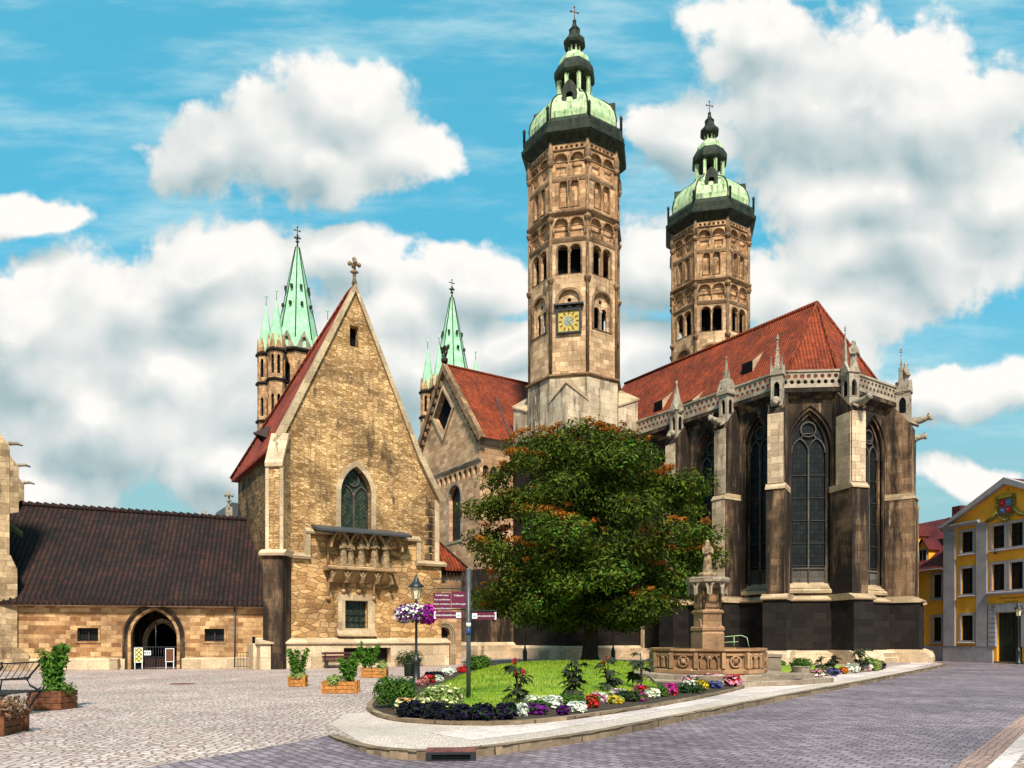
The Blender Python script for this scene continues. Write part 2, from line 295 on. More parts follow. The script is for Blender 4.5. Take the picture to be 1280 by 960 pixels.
# ground materials -------------------------------------------------------------
def cobbles(name, c1, c2, joint, sc, bs=.7, moss=None, patchc=None):
    m, nt, b = newmat(name)
    co = nt.nodes.new('ShaderNodeNewGeometry').outputs['Position']
    wob = node(nt, 'ShaderNodeTexNoise', {'Vector': co, 'Scale': .8, 'Detail': 2.0}).outputs['Color']
    cw = node(nt, 'ShaderNodeVectorMath', {0: co, 1: node(nt, 'ShaderNodeVectorMath', {0: wob, 'Scale': .25}, operation='SCALE').outputs[0]}, operation='ADD').outputs[0]
    v1 = node(nt, 'ShaderNodeTexVoronoi', {'Vector': cw, 'Scale': sc, 'Randomness': .75}, voronoi_dimensions='2D')
    v2 = node(nt, 'ShaderNodeTexVoronoi', {'Vector': cw, 'Scale': sc, 'Randomness': .75}, voronoi_dimensions='2D', feature='DISTANCE_TO_EDGE')
    jf = ramp(nt, v2.outputs['Distance'], .02, .16)
    sep = node(nt, 'ShaderNodeSeparateColor', {0: v1.outputs['Color']})
    col = mixc(nt, sep.outputs[0], c1, c2)
    col = mixc(nt, math_(nt, 'MULTIPLY', ramp(nt, sep.outputs[1], .72, 1.0), .55), col, (.36, .20, .19))
    big = node(nt, 'ShaderNodeTexNoise', {'Vector': co, 'Scale': .35, 'Detail': 6.0, 'Roughness': .6}).outputs[0]
    col = mixc(nt, .5, col, mixc(nt, ramp(nt, big, .3, .7), (.50, .47, .46), (1.25, 1.21, 1.18)), 'MULTIPLY')
    if moss: joint = mixc(nt, ramp(nt, node(nt, 'ShaderNodeTexNoise', {'Vector': co, 'Scale': .6, 'Detail': 4.0}).outputs[0], .5, .7), joint, moss)
    col = mixc(nt, jf, joint, col)
    nt.links.new(col, b.inputs['Base Color'])
    fine = node(nt, 'ShaderNodeTexNoise', {'Vector': co, 'Scale': 40.0, 'Detail': 3.0}).outputs[0]
    bump(nt, b, math_(nt, 'ADD', jf, math_(nt, 'MULTIPLY', math_(nt, 'ADD', fine, sep.outputs[2]), .35)), bs, .025)
    b.inputs['Roughness'].default_value = .75; b.inputs['Specular IOR Level'].default_value = .3
    return m
cobbles('plaza_cobble', (.41, .31, .28), (.60, .475, .43), (.16, .115, .09), 7.0, moss=(.14, .15, .07))
cobbles('pavement_cobble', (.50, .41, .35), (.62, .53, .46), (.36, .28, .22), 16.0, .3)
def setts(name, c1, c2, mortar, bw, bh, rot, bs=.8):
    m, nt, b = newmat(name)
    co = nt.nodes.new('ShaderNodeNewGeometry').outputs['Position']
    wob = node(nt, 'ShaderNodeTexNoise', {'Vector': co, 'Scale': .5, 'Detail': 3.0}).outputs['Color']
    cw = node(nt, 'ShaderNodeVectorMath', {0: co, 1: node(nt, 'ShaderNodeVectorMath', {0: wob, 'Scale': .3}, operation='SCALE').outputs[0]}, operation='ADD').outputs[0]
    mp = node(nt, 'ShaderNodeMapping', {'Vector': cw, 'Rotation': (0, 0, rot)}).outputs[0]
    br = node(nt, 'ShaderNodeTexBrick', {'Vector': mp, 'Color1': c1, 'Color2': c2, 'Mortar': mortar, 'Scale': 1.0, 'Mortar Size': .012, 'Mortar Smooth': .7, 'Brick Width': bw, 'Row Height': bh})
    big = node(nt, 'ShaderNodeTexNoise', {'Vector': co, 'Scale': .3, 'Detail': 7.0, 'Roughness': .65}).outputs[0]
    fine = node(nt, 'ShaderNodeTexNoise', {'Vector': co, 'Scale': 12.0, 'Detail': 6.0, 'Roughness': .7}).outputs[0]
    col = mixc(nt, .75, br.outputs['Color'], mixc(nt, ramp(nt, big, .3, .7), (.55, .52, .58), (1.35, 1.28, 1.3)), 'MULTIPLY')
    col = mixc(nt, .6, col, mixc(nt, ramp(nt, fine, .3, .7), (.55, .52, .55), (1.35, 1.3, 1.32)), 'MULTIPLY')
    nt.links.new(col, b.inputs['Base Color'])
    bump(nt, b, math_(nt, 'ADD', math_(nt, 'SUBTRACT', 1.0, br.outputs['Fac']), math_(nt, 'MULTIPLY', fine, .5)), bs, .03)
    b.inputs['Roughness'].default_value = .55; b.inputs['Specular IOR Level'].default_value = .4
setts('road_setts', (.155, .122, .132), (.27, .222, .232), (.055, .042, .045), .22, .16, radians(40))
setts('slab_paving', (.56, .48, .41), (.64, .56, .49), (.26, .20, .16), .9, .55, radians(-38), .3)
setts('brick_paving', (.30, .19, .14), (.38, .25, .19), (.16, .11, .09), .2, .1, radians(-50), .4)
m, nt, b = newmat('lawn')
_co = nt.nodes.new('ShaderNodeNewGeometry').outputs['Position']
_n1 = node(nt, 'ShaderNodeTexNoise', {'Vector': _co, 'Scale': .45, 'Detail': 6.0, 'Roughness': .65}).outputs[0]
_n2 = node(nt, 'ShaderNodeTexNoise', {'Vector': _co, 'Scale': 14.0, 'Detail': 4.0}).outputs[0]
_wv = node(nt, 'ShaderNodeTexNoise', {'Vector': node(nt, 'ShaderNodeMapping', {'Vector': _co, 'Rotation': (0, 0, .5), 'Scale': (.25, 1.6, 1)}).outputs[0], 'Scale': 1.2, 'Detail': 3.0}).outputs[0]
_c = mixc(nt, ramp(nt, _n1, .35, .65), (.10, .20, .012), (.29, .33, .04))
_c = mixc(nt, ramp(nt, _wv, .5, .62), _c, (.20, .30, .02))
nt.links.new(mixc(nt, .6, _c, mixc(nt, _n2, (.5, .5, .4), (1.4, 1.4, 1.2)), 'MULTIPLY'), b.inputs['Base Color']); bump(nt, b, _n2, .8, .04)
leafmat('grass_blade', (.12, .22, .012), (.31, .36, .04), .3)
leafmat('tree_leaf', (.009, .026, .004), (.115, .140, .014), .25, .8)
leafmat('tree_orange', (.24, .055, .008), (.38, .16, .02), .25, .8)
leafmat('bush_green', (.03, .10, .012), (.12, .20, .03), .3)
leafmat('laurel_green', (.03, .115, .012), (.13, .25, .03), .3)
leafmat('pale_green', (.16, .26, .05), (.42, .46, .18), .3)
leafmat('dark_green', (.012, .035, .012), (.035, .07, .02), .2)
leafmat('silver_leaf', (.45, .50, .42), (.65, .68, .60), .2)
leafmat('castor_leaf', (.020, .030, .016), (.055, .060, .030), .2)
leafmat('dry_heather', (.16, .08, .05), (.30, .17, .10), .2)
for nm, c in dict(white=(.75, .74, .68), purple=(.16, .012, .22), violet=(.014, .008, .030), magenta=(.55, .02, .33), red=(.52, .014, .02), pink=(.68, .26, .38), yellow=(.66, .45, .04), orange=(.60, .16, .02), blue=(.12, .10, .40), cream=(.66, .62, .36), dark=(.010, .008, .020)).items():
    leafmat('petal_'+nm, tuple(x*.75 for x in c), tuple(min(.9, x*1.25) for x in c), .25)
# ------------------------------------------------------------------ scene-graph helpers
def tag(o, label=None, cat=None, group=None, kind=None):
    if label: o['label'] = label
    if cat: o['category'] = cat
    if group: o['group'] = group
    if kind: o['kind'] = kind
    return o
def thing(name, loc, label, cat, group=None, rz=0.0):
    o = bpy.data.objects.new(name, None); COL.objects.link(o); o.empty_display_size = .3
    o.location = loc; o.rotation_euler = (0, 0, rz)
    return tag(o, label, cat, group)
def wloc(o):
    v = Vector((0, 0, 0))
    while o: v += o.location; o = o.parent
    return v
def copy_thing(o, parent=None):
    c = o.copy(); COL.objects.link(c)
    if parent: c.parent = parent
    for ch in list(o.children): copy_thing(ch, c)
    return c

class Fr:
    """A wall's own axes: u runs left to right seen from outside, d points outwards, z is up."""
    def __init__(s, o, u):
        s.o = Vector(o); s.U = Vector((u[0], u[1], 0)).normalized(); s.W = Vector((s.U.y, -s.U.x, 0)); s.Z = Vector((0, 0, 1))
    def p(s, u, z, d=0.0): return s.o + s.U*u + s.Z*z + s.W*d
    def sub(s, u, z=0, d=0, turn=0):
        f = Fr(s.p(u, z, d), s.U)
        if turn: f.U = Matrix.Rotation(turn, 3, 'Z') @ f.U; f.W = Vector((f.U.y, -f.U.x, 0))
        return f
WORLD = Fr((0, 0, 0), (1, 0))

def arch(u0, u1, z0, zs, kind='round', n=7, k=1.0):
    """Opening outline, counter-clockwise from the bottom left; zs is the springing height."""
    w = u1-u0; pts = [(u0, z0), (u1, z0)]
    if kind == 'round':
        c = (u0+u1)/2
        for i in range(2*n+1):
            a = pi*i/(2*n); pts.append((c+w/2*cos(a), zs+w/2*sin(a)))
    else:
        r = w*k; a1 = math.acos((r-w/2)/r)
        for i in range(n+1):
            a = a1*i/n; pts.append((u1-r+r*cos(a), zs+r*sin(a)))
        for i in range(n-1, -1, -1):
            a = a1*i/n; pts.append((u0+r-r*cos(a), zs+r*sin(a)))
    return pts
def rect(u0, u1, z0, z1): return [(u0, z0), (u1, z0), (u1, z1), (u0, z1)]
def circ(u, z, r, n=10, a0=0): return [(u+r*cos(a0+2*pi*i/n), z+r*sin(a0+2*pi*i/n)) for i in range(n)]

class MB:
    def __init__(s): s.v = []; s.f = []; s.sm = []; s.cuts = []
    def cut(s): s.cuts.append((len(s.v), len(s.f)))        # the next shapes are a piece (a part) of their own
    def face(s, pts, smooth=False):
        i = len(s.v); s.v.extend(Vector(p) for p in pts); s.f.append(tuple(range(i, i+len(pts)))); s.sm.append(smooth)
    def poly(s, F, poly, d, holes=(), flip=False):
        rings = [[Vector((a, b, 0)) for a, b in poly]] + [[Vector((a, b, 0)) for a, b in h] for h in holes]
        flat = [q for r in rings for q in r]
        if not holes and len(poly) <= 4: tris = [tuple(range(len(poly)))]
        else: tris = tessellate_polygon(rings)
        i = len(s.v); s.v.extend(F.p(q.x, q.y, d) for q in flat)
        for t in tris:
            a, b, c = (flat[k] for k in t[:3])
            ar = (b-a).cross(c-a).z
            t = tuple(t)
            if (ar < 0) != flip: t = t[::-1]
            s.f.append(tuple(i+k for k in t)); s.sm.append(False)
    def skirt(s, F, poly, d0, d1, inner=False):
        n = len(poly)
        A = sum(poly[i][0]*poly[(i+1) % n][1]-poly[(i+1) % n][0]*poly[i][1] for i in range(n))
        pl = poly if (A > 0) != inner else poly[::-1]
        for i in range(n):
            a, b = pl[i], pl[(i+1) % n]
            s.face([F.p(*a, d0), F.p(*b, d0), F.p(*b, d1), F.p(*a, d1)])
    def prism(s, F, poly, d0, d1, holes=(), back=True):
        s.poly(F, poly, d1, holes); s.skirt(F, poly, d0, d1)
        if back: s.poly(F, poly, d0, holes, flip=True)
        for h in holes: s.skirt(F, h, d0, d1, inner=True)
        return s
    def wall(s, F, poly, holes=(), reveal=.4, d=0.0, edge=0.0):
        s.poly(F, poly, d, holes)
        for h in holes: s.skirt(F, h, d-reveal, d, inner=True)
        if edge: s.skirt(F, poly, d-edge, d)
        return s
    def ring(s, F, po, pi_, d0, d1):
        n = len(po)
        for i in range(n):
            j = (i+1) % n
            s.face([F.p(*po[i], d1), F.p(*po[j], d1), F.p(*pi_[j], d1), F.p(*pi_[i], d1)])
        s.skirt(F, po, d0, d1); s.skirt(F, pi_, d0, d1, inner=True)
        return s
    def box(s, F, u0, u1, z0, z1, d0, d1): return s.prism(F, rect(u0, u1, z0, z1), d0, d1)
    def slope_box(s, F, u0, u1, z0, prof):
        """Section prof = [(d, z)...] swept along u (sills, cornices, weatherings)."""
        n = len(prof)
        for i in range(n):
            a, b = prof[i], prof[(i+1) % n]
            s.face([F.p(u0, z0+a[1], a[0]), F.p(u1, z0+a[1], a[0]), F.p(u1, z0+b[1], b[0]), F.p(u0, z0+b[1], b[0])][::-1])
        s.face([F.p(u0, z0+p[1], p[0]) for p in prof]); s.face([F.p(u1, z0+p[1], p[0]) for p in prof][::-1])
        return s
    def lathe(s, c, prof, n=12, rot=0.0, smooth=True, sx=1.0, sy=1.0, ang=0.0):
        c = Vector(c); i0 = len(s.v); M = Matrix.Rotation(ang, 3, 'Z')
        for r, z in prof:
            for k in range(n):
                a = rot+2*pi*k/n; s.v.append(c + M @ Vector((r*cos(a)*sx, r*sin(a)*sy, z)))
        for j in range(len(prof)-1):
            for k in range(n):
                a, b = i0+j*n+k, i0+j*n+(k+1) % n
                s.f.append((a, b, b+n, a+n)); s.sm.append(smooth)
        s.f.append(tuple(i0+k for k in range(n))[::-1]); s.sm.append(False)
        e = i0+(len(prof)-1)*n
        s.f.append(tuple(e+k for k in range(n))); s.sm.append(False)
        return s
    def tube(s, pts, r, n=6, r1=None, smooth=True, cap=True):
        pts = [Vector(p) for p in pts]; m = len(pts); i0 = len(s.v)
        ref = Vector((0, 0, 1))
        for j, p in enumerate(pts):
            t = (pts[min(j+1, m-1)]-pts[max(j-1, 0)]).normalized()
            a = t.cross(ref)
            if a.length < .05: a = t.cross(Vector((0, 1, 0)))
            a.normalize(); b = a.cross(t)
            rr = r[j] if isinstance(r, (list, tuple)) else (r if r1 is None else r+(r1-r)*j/(m-1))
            for k in range(n):
                q = 2*pi*k/n+pi/4; s.v.append(p+a*(rr*cos(q))+b*(rr*sin(q)))
        for j in range(m-1):
            for k in range(n):
                a, b = i0+j*n+k, i0+j*n+(k+1) % n
                s.f.append((a, a+n, b+n, b)); s.sm.append(smooth)
        if cap:
            s.f.append(tuple(i0+k for k in range(n))); s.sm.append(False)
            e = i0+(m-1)*n; s.f.append(tuple(e+k for k in range(n))[::-1]); s.sm.append(False)
        return s
    def ball(s, c, r, n=8, sx=1, sy=1, sz=1, rings=5):
        return s.lathe(c, [(max(.001, r*sin(pi*j/rings)), -r*sz*cos(pi*j/rings)) for j in range(rings+1)], n, sx=sx, sy=sy)
    def rib(s, F, pts, w=.06, d0=-.1, d1=.1):
        """Bar of rectangular section following (u, z) points in a wall's plane."""
        for a, b in zip(pts, pts[1:]):
            a = Vector(a); b = Vector(b); t = (b-a)
            if t.length < 1e-5: continue
            t.normalize(); nn = Vector((-t.y, t.x))*w/2; a2 = a-t*w*.2; b2 = b+t*w*.2
            s.prism(F, [tuple(a2-nn), tuple(b2-nn), tuple(b2+nn), tuple(a2+nn)], d0, d1)
        return s
    def build(s, name, mat, parent=None, uvs=True):
        if s.cuts:
            o = None; ed = s.cuts+[(len(s.v), len(s.f))]; pv = pf = 0
            for cv, cf_ in ed:
                if cf_ > pf:
                    q = MB(); q.v = s.v[pv:cv]; q.f = [tuple(i-pv for i in f) for f in s.f[pf:cf_]]; q.sm = s.sm[pf:cf_]
                    o = q.build(name, mat, parent, uvs) or o
                pv, pf = cv, cf_
            return o
        me = bpy.data.meshes.new(name); off = wloc(parent) if parent else Vector((0, 0, 0))
        me.from_pydata([tuple(v-off) for v in s.v], [], s.f)
        me.polygons.foreach_set('use_smooth', s.sm)
        if uvs:
            L = me.uv_layers.new(name='UVMap').data
            for p in me.polygons:
                nn = p.normal
                if abs(nn.z) < .985:
                    T = Vector((-nn.y, nn.x, 0)).normalized(); B = nn.cross(T)
                else: T = Vector((1, 0, 0)); B = Vector((0, 1, 0))
                for li, vi in zip(p.loop_indices, p.vertices):
                    co = s.v[vi]; L[li].uv = (co.dot(T), co.dot(B))
        o = bpy.data.objects.new(name, me); COL.objects.link(o)
        o.data.materials.append(MATS[mat])
        if parent: o.parent = parent
        return o

def leaves(name, blobs, n, size, mat, parent, up=.4, shell=.55, narrow=.45, droop=0.0, rng=None, size_var=.4):
    """Leaf-sized faces spread through uneven lobes; blobs = (centre, (rx, ry, rz))."""
    R = rng or random; mb_v = []; mb_f = []
    vol = [b[1][0]*b[1][1]*b[1][2] for b in blobs]; tot = sum(vol)
    off = wloc(parent) if parent else Vector((0, 0, 0))
    for (c, r), v in zip(blobs, vol):
        for _ in range(max(1, int(n*v/tot))):
            d = Vector((R.gauss(0, 1), R.gauss(0, 1), R.gauss(0, 1))).normalized()
            q = shell+(1-shell)*R.random() if R.random() < .8 else R.random()
            p = Vector(c)+Vector((d.x*r[0], d.y*r[1], d.z*r[2]))*q
            nn = (d+Vector((R.gauss(0, .5), R.gauss(0, .5), up+R.gauss(0, .5)))).normalized()
            t = nn.cross(Vector((R.gauss(0, 1), R.gauss(0, 1), R.gauss(0, 1)))).normalized()
            t = (t+Vector((0, 0, -droop))).normalized(); b = nn.cross(t).normalized()
            L = size*(1+R.uniform(-size_var, size_var)); W = L*narrow; i = len(mb_v)
            mb_v += [p-t*L*.5-off, p+b*W*.5-off+nn*L*.06, p+t*L*.5-off-nn*L*.08, p-b*W*.5-off+nn*L*.06]
            mb_f.append((i, i+1, i+2, i+3))
    me = bpy.data.meshes.new(name); me.from_pydata([tuple(v) for v in mb_v], [], mb_f)
    o = bpy.data.objects.new(name, me); COL.objects.link(o); me.materials.append(MATS[mat])
    if parent: o.parent = parent
    return o

A = Vector((.548, -.836, 0)).normalized()       # cathedral axis, west to east
N = Vector((.836, .548, 0)).normalized()        # across it, north to south
def V(x, y, z=0): return Vector((x, y, z))
def hexa(mb, F, u, z0, d, w, h, taper=.05, cro=True):
    """A crocketed pinnacle spirelet standing on (u, z0, d) of a frame."""
    c = F.p(u, z0, d); ang = math.atan2(F.U.y, F.U.x)
    mb.lathe(c, [(w*.72, 0), (w*.72, .05), (w*.60, .08), (taper, h*.80), (taper*1.8, h*.82), (taper*1.2, h*.85)], 4, pi/4, False, ang=ang)
    if cro:
        for j in range(1, 5):
            r = w*.6*(1-j/5)+taper; zz = h*.8*j/5
            for k in range(4):
                a = ang+pi/4+k*pi/2; mb.ball(c+Vector((cos(a)*r, sin(a)*r, zz)), w*.10, 5, rings=3)
    mb.ball(c+Vector((0, 0, h*.90)), w*.22, 6, rings=4); mb.lathe(c+Vector((0, 0, h*.92)), [(w*.06, 0), (w*.2, h*.03), (w*.05, h*.06), (.01, h*.10)], 6)
def statue(mb, p, h, face=-pi/2, lean=0.0, R=random):
    """Carved standing figure: fluted robe, shoulders, arms folded on the breast, head with hair."""
    p = Vector(p); w = h*.125
    n = 14; i0 = len(mb.v); prof = [(1.15, 0), (1.1, .12), (.92, .35), (.80, .52), (.95, .66), (1.08, .76), (.95, .82), (.35, .86), (.30, .885)]
    M = Matrix.Rotation(face+pi/2, 3, 'Z')
    for r, z in prof:
        for k in range(n):
            a = 2*pi*k/n; rr = w*r*(1+(.16 if k % 2 else -.06)*(1-z))
            mb.v.append(p+M @ Vector((rr*cos(a), rr*sin(a)*.72, z*h)))
    for j in range(len(prof)-1):
        for k in range(n):
            a, b = i0+j*n+k, i0+j*n+(k+1) % n
            mb.f.append((a, b, b+n, a+n)); mb.sm.append(True)
    hd = p+M @ Vector((0, -w*.12, h*.935)); mb.ball(hd, h*.055, 10, .85, .95, 1.2, 7)
    mb.ball(hd+M @ Vector((0, w*.10, h*.012)), h*.060, 8, 1.05, .9, 1.25, 6); mb.lathe(p+V(0, 0, h*.80), [(w*.75, 0), (w*.62, h*.06), (h*.062, h*.13)], 9, sy=.8, ang=face+pi/2)
    mb.ball(hd+M @ Vector((0, -h*.058, -h*.005)), h*.014, 6)
    for sgn in (-1, 1):
        sh = p+M @ Vector((sgn*w*.95, 0, h*.77)); el = p+M @ Vector((sgn*w*1.15, -w*.35, h*.58)); ha = p+M @ Vector((sgn*w*.25, -w*.95, h*.62+sgn*h*.02))
        mb.tube([sh, el, ha], [h*.045, h*.042, h*.028], 7); mb.ball(ha, h*.03, 6)
def cross(mb, c, h, r=.035, axis=Vector((1, 0, 0))):
    c = Vector(c); mb.tube([c, c+V(0, 0, h)], r, 5); mb.tube([c+V(0, 0, h*.66)-axis*h*.26, c+V(0, 0, h*.66)+axis*h*.26], r, 5)
    for q in (c+V(0, 0, h), c+V(0, 0, h*.66)-axis*h*.26, c+V(0, 0, h*.66)+axis*h*.26): mb.ball(q, r*2.2, 6, rings=4)
def fleuron(mb, c, h):
    """Stone or copper finial: stem, bud, four leaves, knob."""
    c = Vector(c); mb.lathe(c, [(h*.10, 0), (h*.06, h*.2), (h*.06, h*.38), (h*.16, h*.44), (h*.06, h*.50), (h*.05, h*.65), (h*.11, h*.72), (h*.05, h*.8), (h*.09, h*.93), (.01, h)], 8)
    for k in range(4):
        a = k*pi/2+.4; mb.ball(c+V(cos(a)*h*.17, sin(a)*h*.17, h*.72), h*.085, 6, rings=4)
# ------------------------------------------------------------------ ground, road, pavements
def smooth(pts, n=5, closed=False):
    out = []; m = len(pts)
    rng = range(m) if closed else range(m-1)
    for i in rng:
        g = (lambda k: pts[k % m]) if closed else (lambda k: pts[max(0, min(m-1, k))])
        p0, p1, p2, p3 = (Vector(g(i+k)) for k in (-1, 0, 1, 2))
        for j in range(n):
            t = j/n
            out.append(tuple(.5*((2*p1)+(p2-p0)*t+(2*p0-5*p1+4*p2-p3)*t*t+(3*p1-p0-3*p2+p3)*t**3)))
    if not closed: out.append(tuple(pts[-1]))
    return out
def offs(pts, d):
    out = []
    for i in range(len(pts)):
        a = Vector(pts[max(0, i-1)]); b = Vector(pts[min(len(pts)-1, i+1)]); t = (b-a).normalized()
        out.append((pts[i][0]-t.y*d, pts[i][1]+t.x*d))
    return out
KERB = smooth([(-3.0, 12.1), (-2.25, 10.95), (-1.6, 10.5), (-.9, 10.5), (.1, 11.2), (1.7, 12.9), (4.6, 16.7), (10.2, 23.9), (15.3, 30.4), (22.3, 39.6), (26.0, 44.6), (27.6, 48.0), (28.6, 52.0)])
RKERB = [(33.6, 44.0), (32.0, 41.0), (8.7, 12.6), (5.84, 9.13), (-1.7, 0), (-8.4, -8.0)]
LEFT = [(-14, -8), (-4.6, 9.0), (-3.4, 11.2)]
ROAD = KERB+[(28.8, 57.0), (31.6, 57.0), (31.4, 54.0)]+RKERB+LEFT
def flat(name, mat, poly, z, kind='structure', holes=()):
    mb = MB(); rings = [[V(a, b) for a, b in poly]]+[[V(a, b) for a, b in h] for h in holes]
    fl = [q for r in rings for q in r]; i = 0
    for t in tessellate_polygon(rings):
        a, b, c = (fl[k] for k in t); ar = (b-a).cross(c-a).z
        t = t if ar > 0 else t[::-1]
        mb.face([(fl[k].x, fl[k].y, z) for k in t])
    return tag(mb.build(name, mat, uvs=False), kind=kind)
flat('ground', 'plaza_cobble', [(-60, -20), (80, -20), (80, 90), (-60, 90)], -.30)
flat('ground', 'plaza_cobble', [(-900, -200), (900, -200), (900, 1500), (-900, 1500)], 0.0, holes=[ROAD])
kst = 10                                      # the kerb grows out of the flush edge over its first metres
mb = MB()
ramp_in = [(KERB[kst][0], KERB[kst][1]), (-2.6, 9.0), (-11.5, -8.0)]
main = KERB[kst:]+ROAD[len(KERB):-3]+ramp_in[::-1][:2]
for poly in (main,):
    pl = [V(a, b) for a, b in poly]
    for t in tessellate_polygon([pl]):
        a, b, c = (pl[k] for k in t); t = t if (b-a).cross(c-a).z > 0 else t[::-1]
        mb.face([(pl[k].x, pl[k].y, -.12) for k in t])
l = [(-14, -8), (-4.6, 9.0), (-3.4, 11.2), KERB[0]]; r = [(-11.5, -8), (-2.6, 9.0), (KERB[kst][0], KERB[kst][1])]
mb.face([(*l[0], 0), (*r[0], -.12), (*r[1], -.12), (*l[1], 0)])
mb.face([(*l[1], 0), (*r[1], -.12), (*r[2], -.12), (*l[2], 0)])
fan = [(*KERB[k], -.12*k/kst) for k in range(kst, -1, -1)]
for a, b in zip(fan, fan[1:]): mb.face([a, b, (*l[2], 0)])
tag(mb.build('road', 'road_setts', uvs=False), kind='structure')
def kerb(name, line, width, top, bottom, mat, inward=1):
    mb = MB(); o = offs(line, width*inward); rr = random.Random(3)
    seg = 0; acc = 0
    for i in range(len(line)-1):
        a, b, c, d = line[i], line[i+1], o[i+1], o[i]
        t = top
        mb.face([(*a, bottom), (*b, bottom), (*b, t), (*a, t)]); mb.face([(*a, t), (*b, t), (*c, t), (*d, t)]); mb.face([(*d, t), (*c, t), (*c, bottom), (*d, bottom)])
    return tag(mb.build(name, mat), kind='structure')
kerb('kerb', KERB, .17, .014, -.13, 'kerb_stone')
kerb('kerb', [(p[0], p[1]) for p in RKERB], .22, .014, -.13, 'slab_paving')
kerb('kerb', [KERB[-1], (28.8, 57.0), (31.6, 57.0), (31.4, 54.0), (33.6, 44.0)], .17, .014, -.13, 'kerb_stone')
# pavement between the flower bed and the kerb: fine cobbles, and slabs along the kerb
BED = smooth([(-3.45, 22.5), (-3.35, 18.5), (-2.96, 16.0), (-1.95, 14.1), (0, 13.7), (2.0, 15.6), (4.5, 19.0), (6.9, 22.9), (7.6, 25.0), (9.0, 31.0), (9.4, 38), (7.5, 43.5), (2.5, 44.5), (-1.2, 40.0), (-3.0, 29.0)], 4, True)
BED2 = smooth([(10.6, 28.6), (13.4, 31.6), (17.2, 35.6), (19.6, 39.4), (18.6, 41.2), (15.2, 41.0), (11.8, 39.0), (10.3, 33.0)], 4, True)
k_in = offs(KERB, .17)
k0 = offs(KERB, .75); k1 = offs(KERB, 1.9)
flat('pavement', 'pavement_cobble', k_in[4:46]+[(18.8, 38.8), (14, 37), (9.6, 31), (7.7, 25.2), (6.9, 22.9), (4.5, 19.0), (2.0, 15.6), (0, 13.7), (-1.95, 14.1), (-2.96, 16.0), (-3.5, 15.6), (-3.3, 13.6)], .004)
flat('slab_pavement', 'slab_paving', k0[19:56]+k1[19:56][::-1], .008)
flat('brick_pavement', 'brick_paving', [(32.3, 40.7), (8.95, 12.4), (6.08, 8.95), (-1.5, -.2), (6, -8), (40, 20)], .004)
gut = offs(RKERB, -.45)
flat('gutter', 'brick_paving', RKERB[1:5]+gut[1:5][::-1], -.116)

def mound(name, mat, outline, z0, h, rings=(1, .94, .85, .7, .5, .25), c=None):
    mb = MB(); c = Vector(c) if c else sum((Vector(p) for p in outline), Vector((0, 0)))/len(outline); prev = None; n = len(outline)
    R = []
    for q in rings: R.append([(c.x+(p[0]-c.x)*q, c.y+(p[1]-c.y)*q, z0+h*(1-q**2.2)) for p in outline])
    for a, b in zip(R, R[1:]):
        for i in range(n):
            j = (i+1) % n; mb.face([a[i], a[j], b[j], b[i]], True)
    for i in range(n): mb.face([R[-1][i], R[-1][(i+1) % n], (c.x, c.y, z0+h)], True)
    return tag(mb.build(name, mat, uvs=False), kind='structure'), c
mound('soil', 'soil', BED, .06, .05)
mound('soil', 'soil', BED2, .06, .05)
LAWN = smooth([(-2.3, 21.5), (-2.0, 18.2), (-1.2, 16.5), (.4, 16.0), (2.0, 17.6), (3.7, 20.4), (4.6, 23.5), (5.2, 27), (8.2, 32.0), (8.9, 38), (7.2, 43.0), (2.5, 44.0), (-.6, 39.6), (-2.0, 29.0)], 4, True)
LC = Vector((2.2, 29.0)); LH = .40
mound('lawn', 'lawn', LAWN, .09, LH, c=LC)
LAWN2 = smooth([(11.0, 30.4), (13.4, 33.0), (16.4, 36.4), (18.6, 39.6), (15.2, 40.6), (12.0, 38.6), (10.7, 34.0)], 4, True)
mound('lawn', 'lawn', LAWN2, .09, .12)
def edging(line):
    mb = MB(); n = len(line); cx = sum(p[0] for p in line)/n; cy = sum(p[1] for p in line)/n
    o = []
    for i in range(n):
        a = Vector(line[i-1]); b = Vector(line[(i+1) % n]); t = (b-a).normalized(); o.append((line[i][0]+t.y*.13, line[i][1]-t.x*.13))
    for i in range(n):
        j = (i+1) % n
        mb.face([(*o[i], 0), (*o[j], 0), (*o[j], .08), (*o[i], .08)]); mb.face([(*o[i], .08), (*o[j], .08), (*line[j], .08), (*line[i], .08)]); mb.face([(*line[j], 0), (*line[i], 0), (*line[i], .08), (*line[j], .08)])
    return tag(mb.build('bed_kerb', 'kerb_stone'), kind='structure')
edging(BED); edging(BED2)
def inside(p, poly):
    c = False; n = len(poly)
    for i in range(n):
        a, b = poly[i], poly[i-1]
        if (a[1] > p[1]) != (b[1] > p[1]) and p[0] < (b[0]-a[0])*(p[1]-a[1])/(b[1]-a[1])+a[0]: c = not c
    return c
def mound_z(x, y):
    d = Vector((x, y))-LC; best = 3.0
    # how far out along the ray to the outline
    lo, hi = 0.0, 4.0
    for _ in range(12):
        m_ = (lo+hi)/2
        if inside((LC.x+d.x*m_, LC.y+d.y*m_), LAWN): lo = m_
        else: hi = m_
    q = 1/max(lo, 1.0)
    return .09+LH*(1-min(1, q)**2.2)
R = random.Random(5); mb = MB(); cnt = 0
while cnt < 16000:
    y = 15.8+28*R.random()**1.6; x = R.uniform(-2.4, 9.0)
    if not inside((x, y), LAWN): continue
    z = mound_z(x, y) if cnt % 1 == 0 else .3
    a = R.uniform(0, 6.28); h = R.uniform(.05, .11)*(1+(y-16)*.01); wd = .010+(y-16)*.0006
    mb.face([(x-cos(a)*wd, y-sin(a)*wd, z), (x+cos(a)*wd, y+sin(a)*wd, z), (x+R.uniform(-.05, .05), y+R.uniform(-.05, .05), z+h)]); cnt += 1
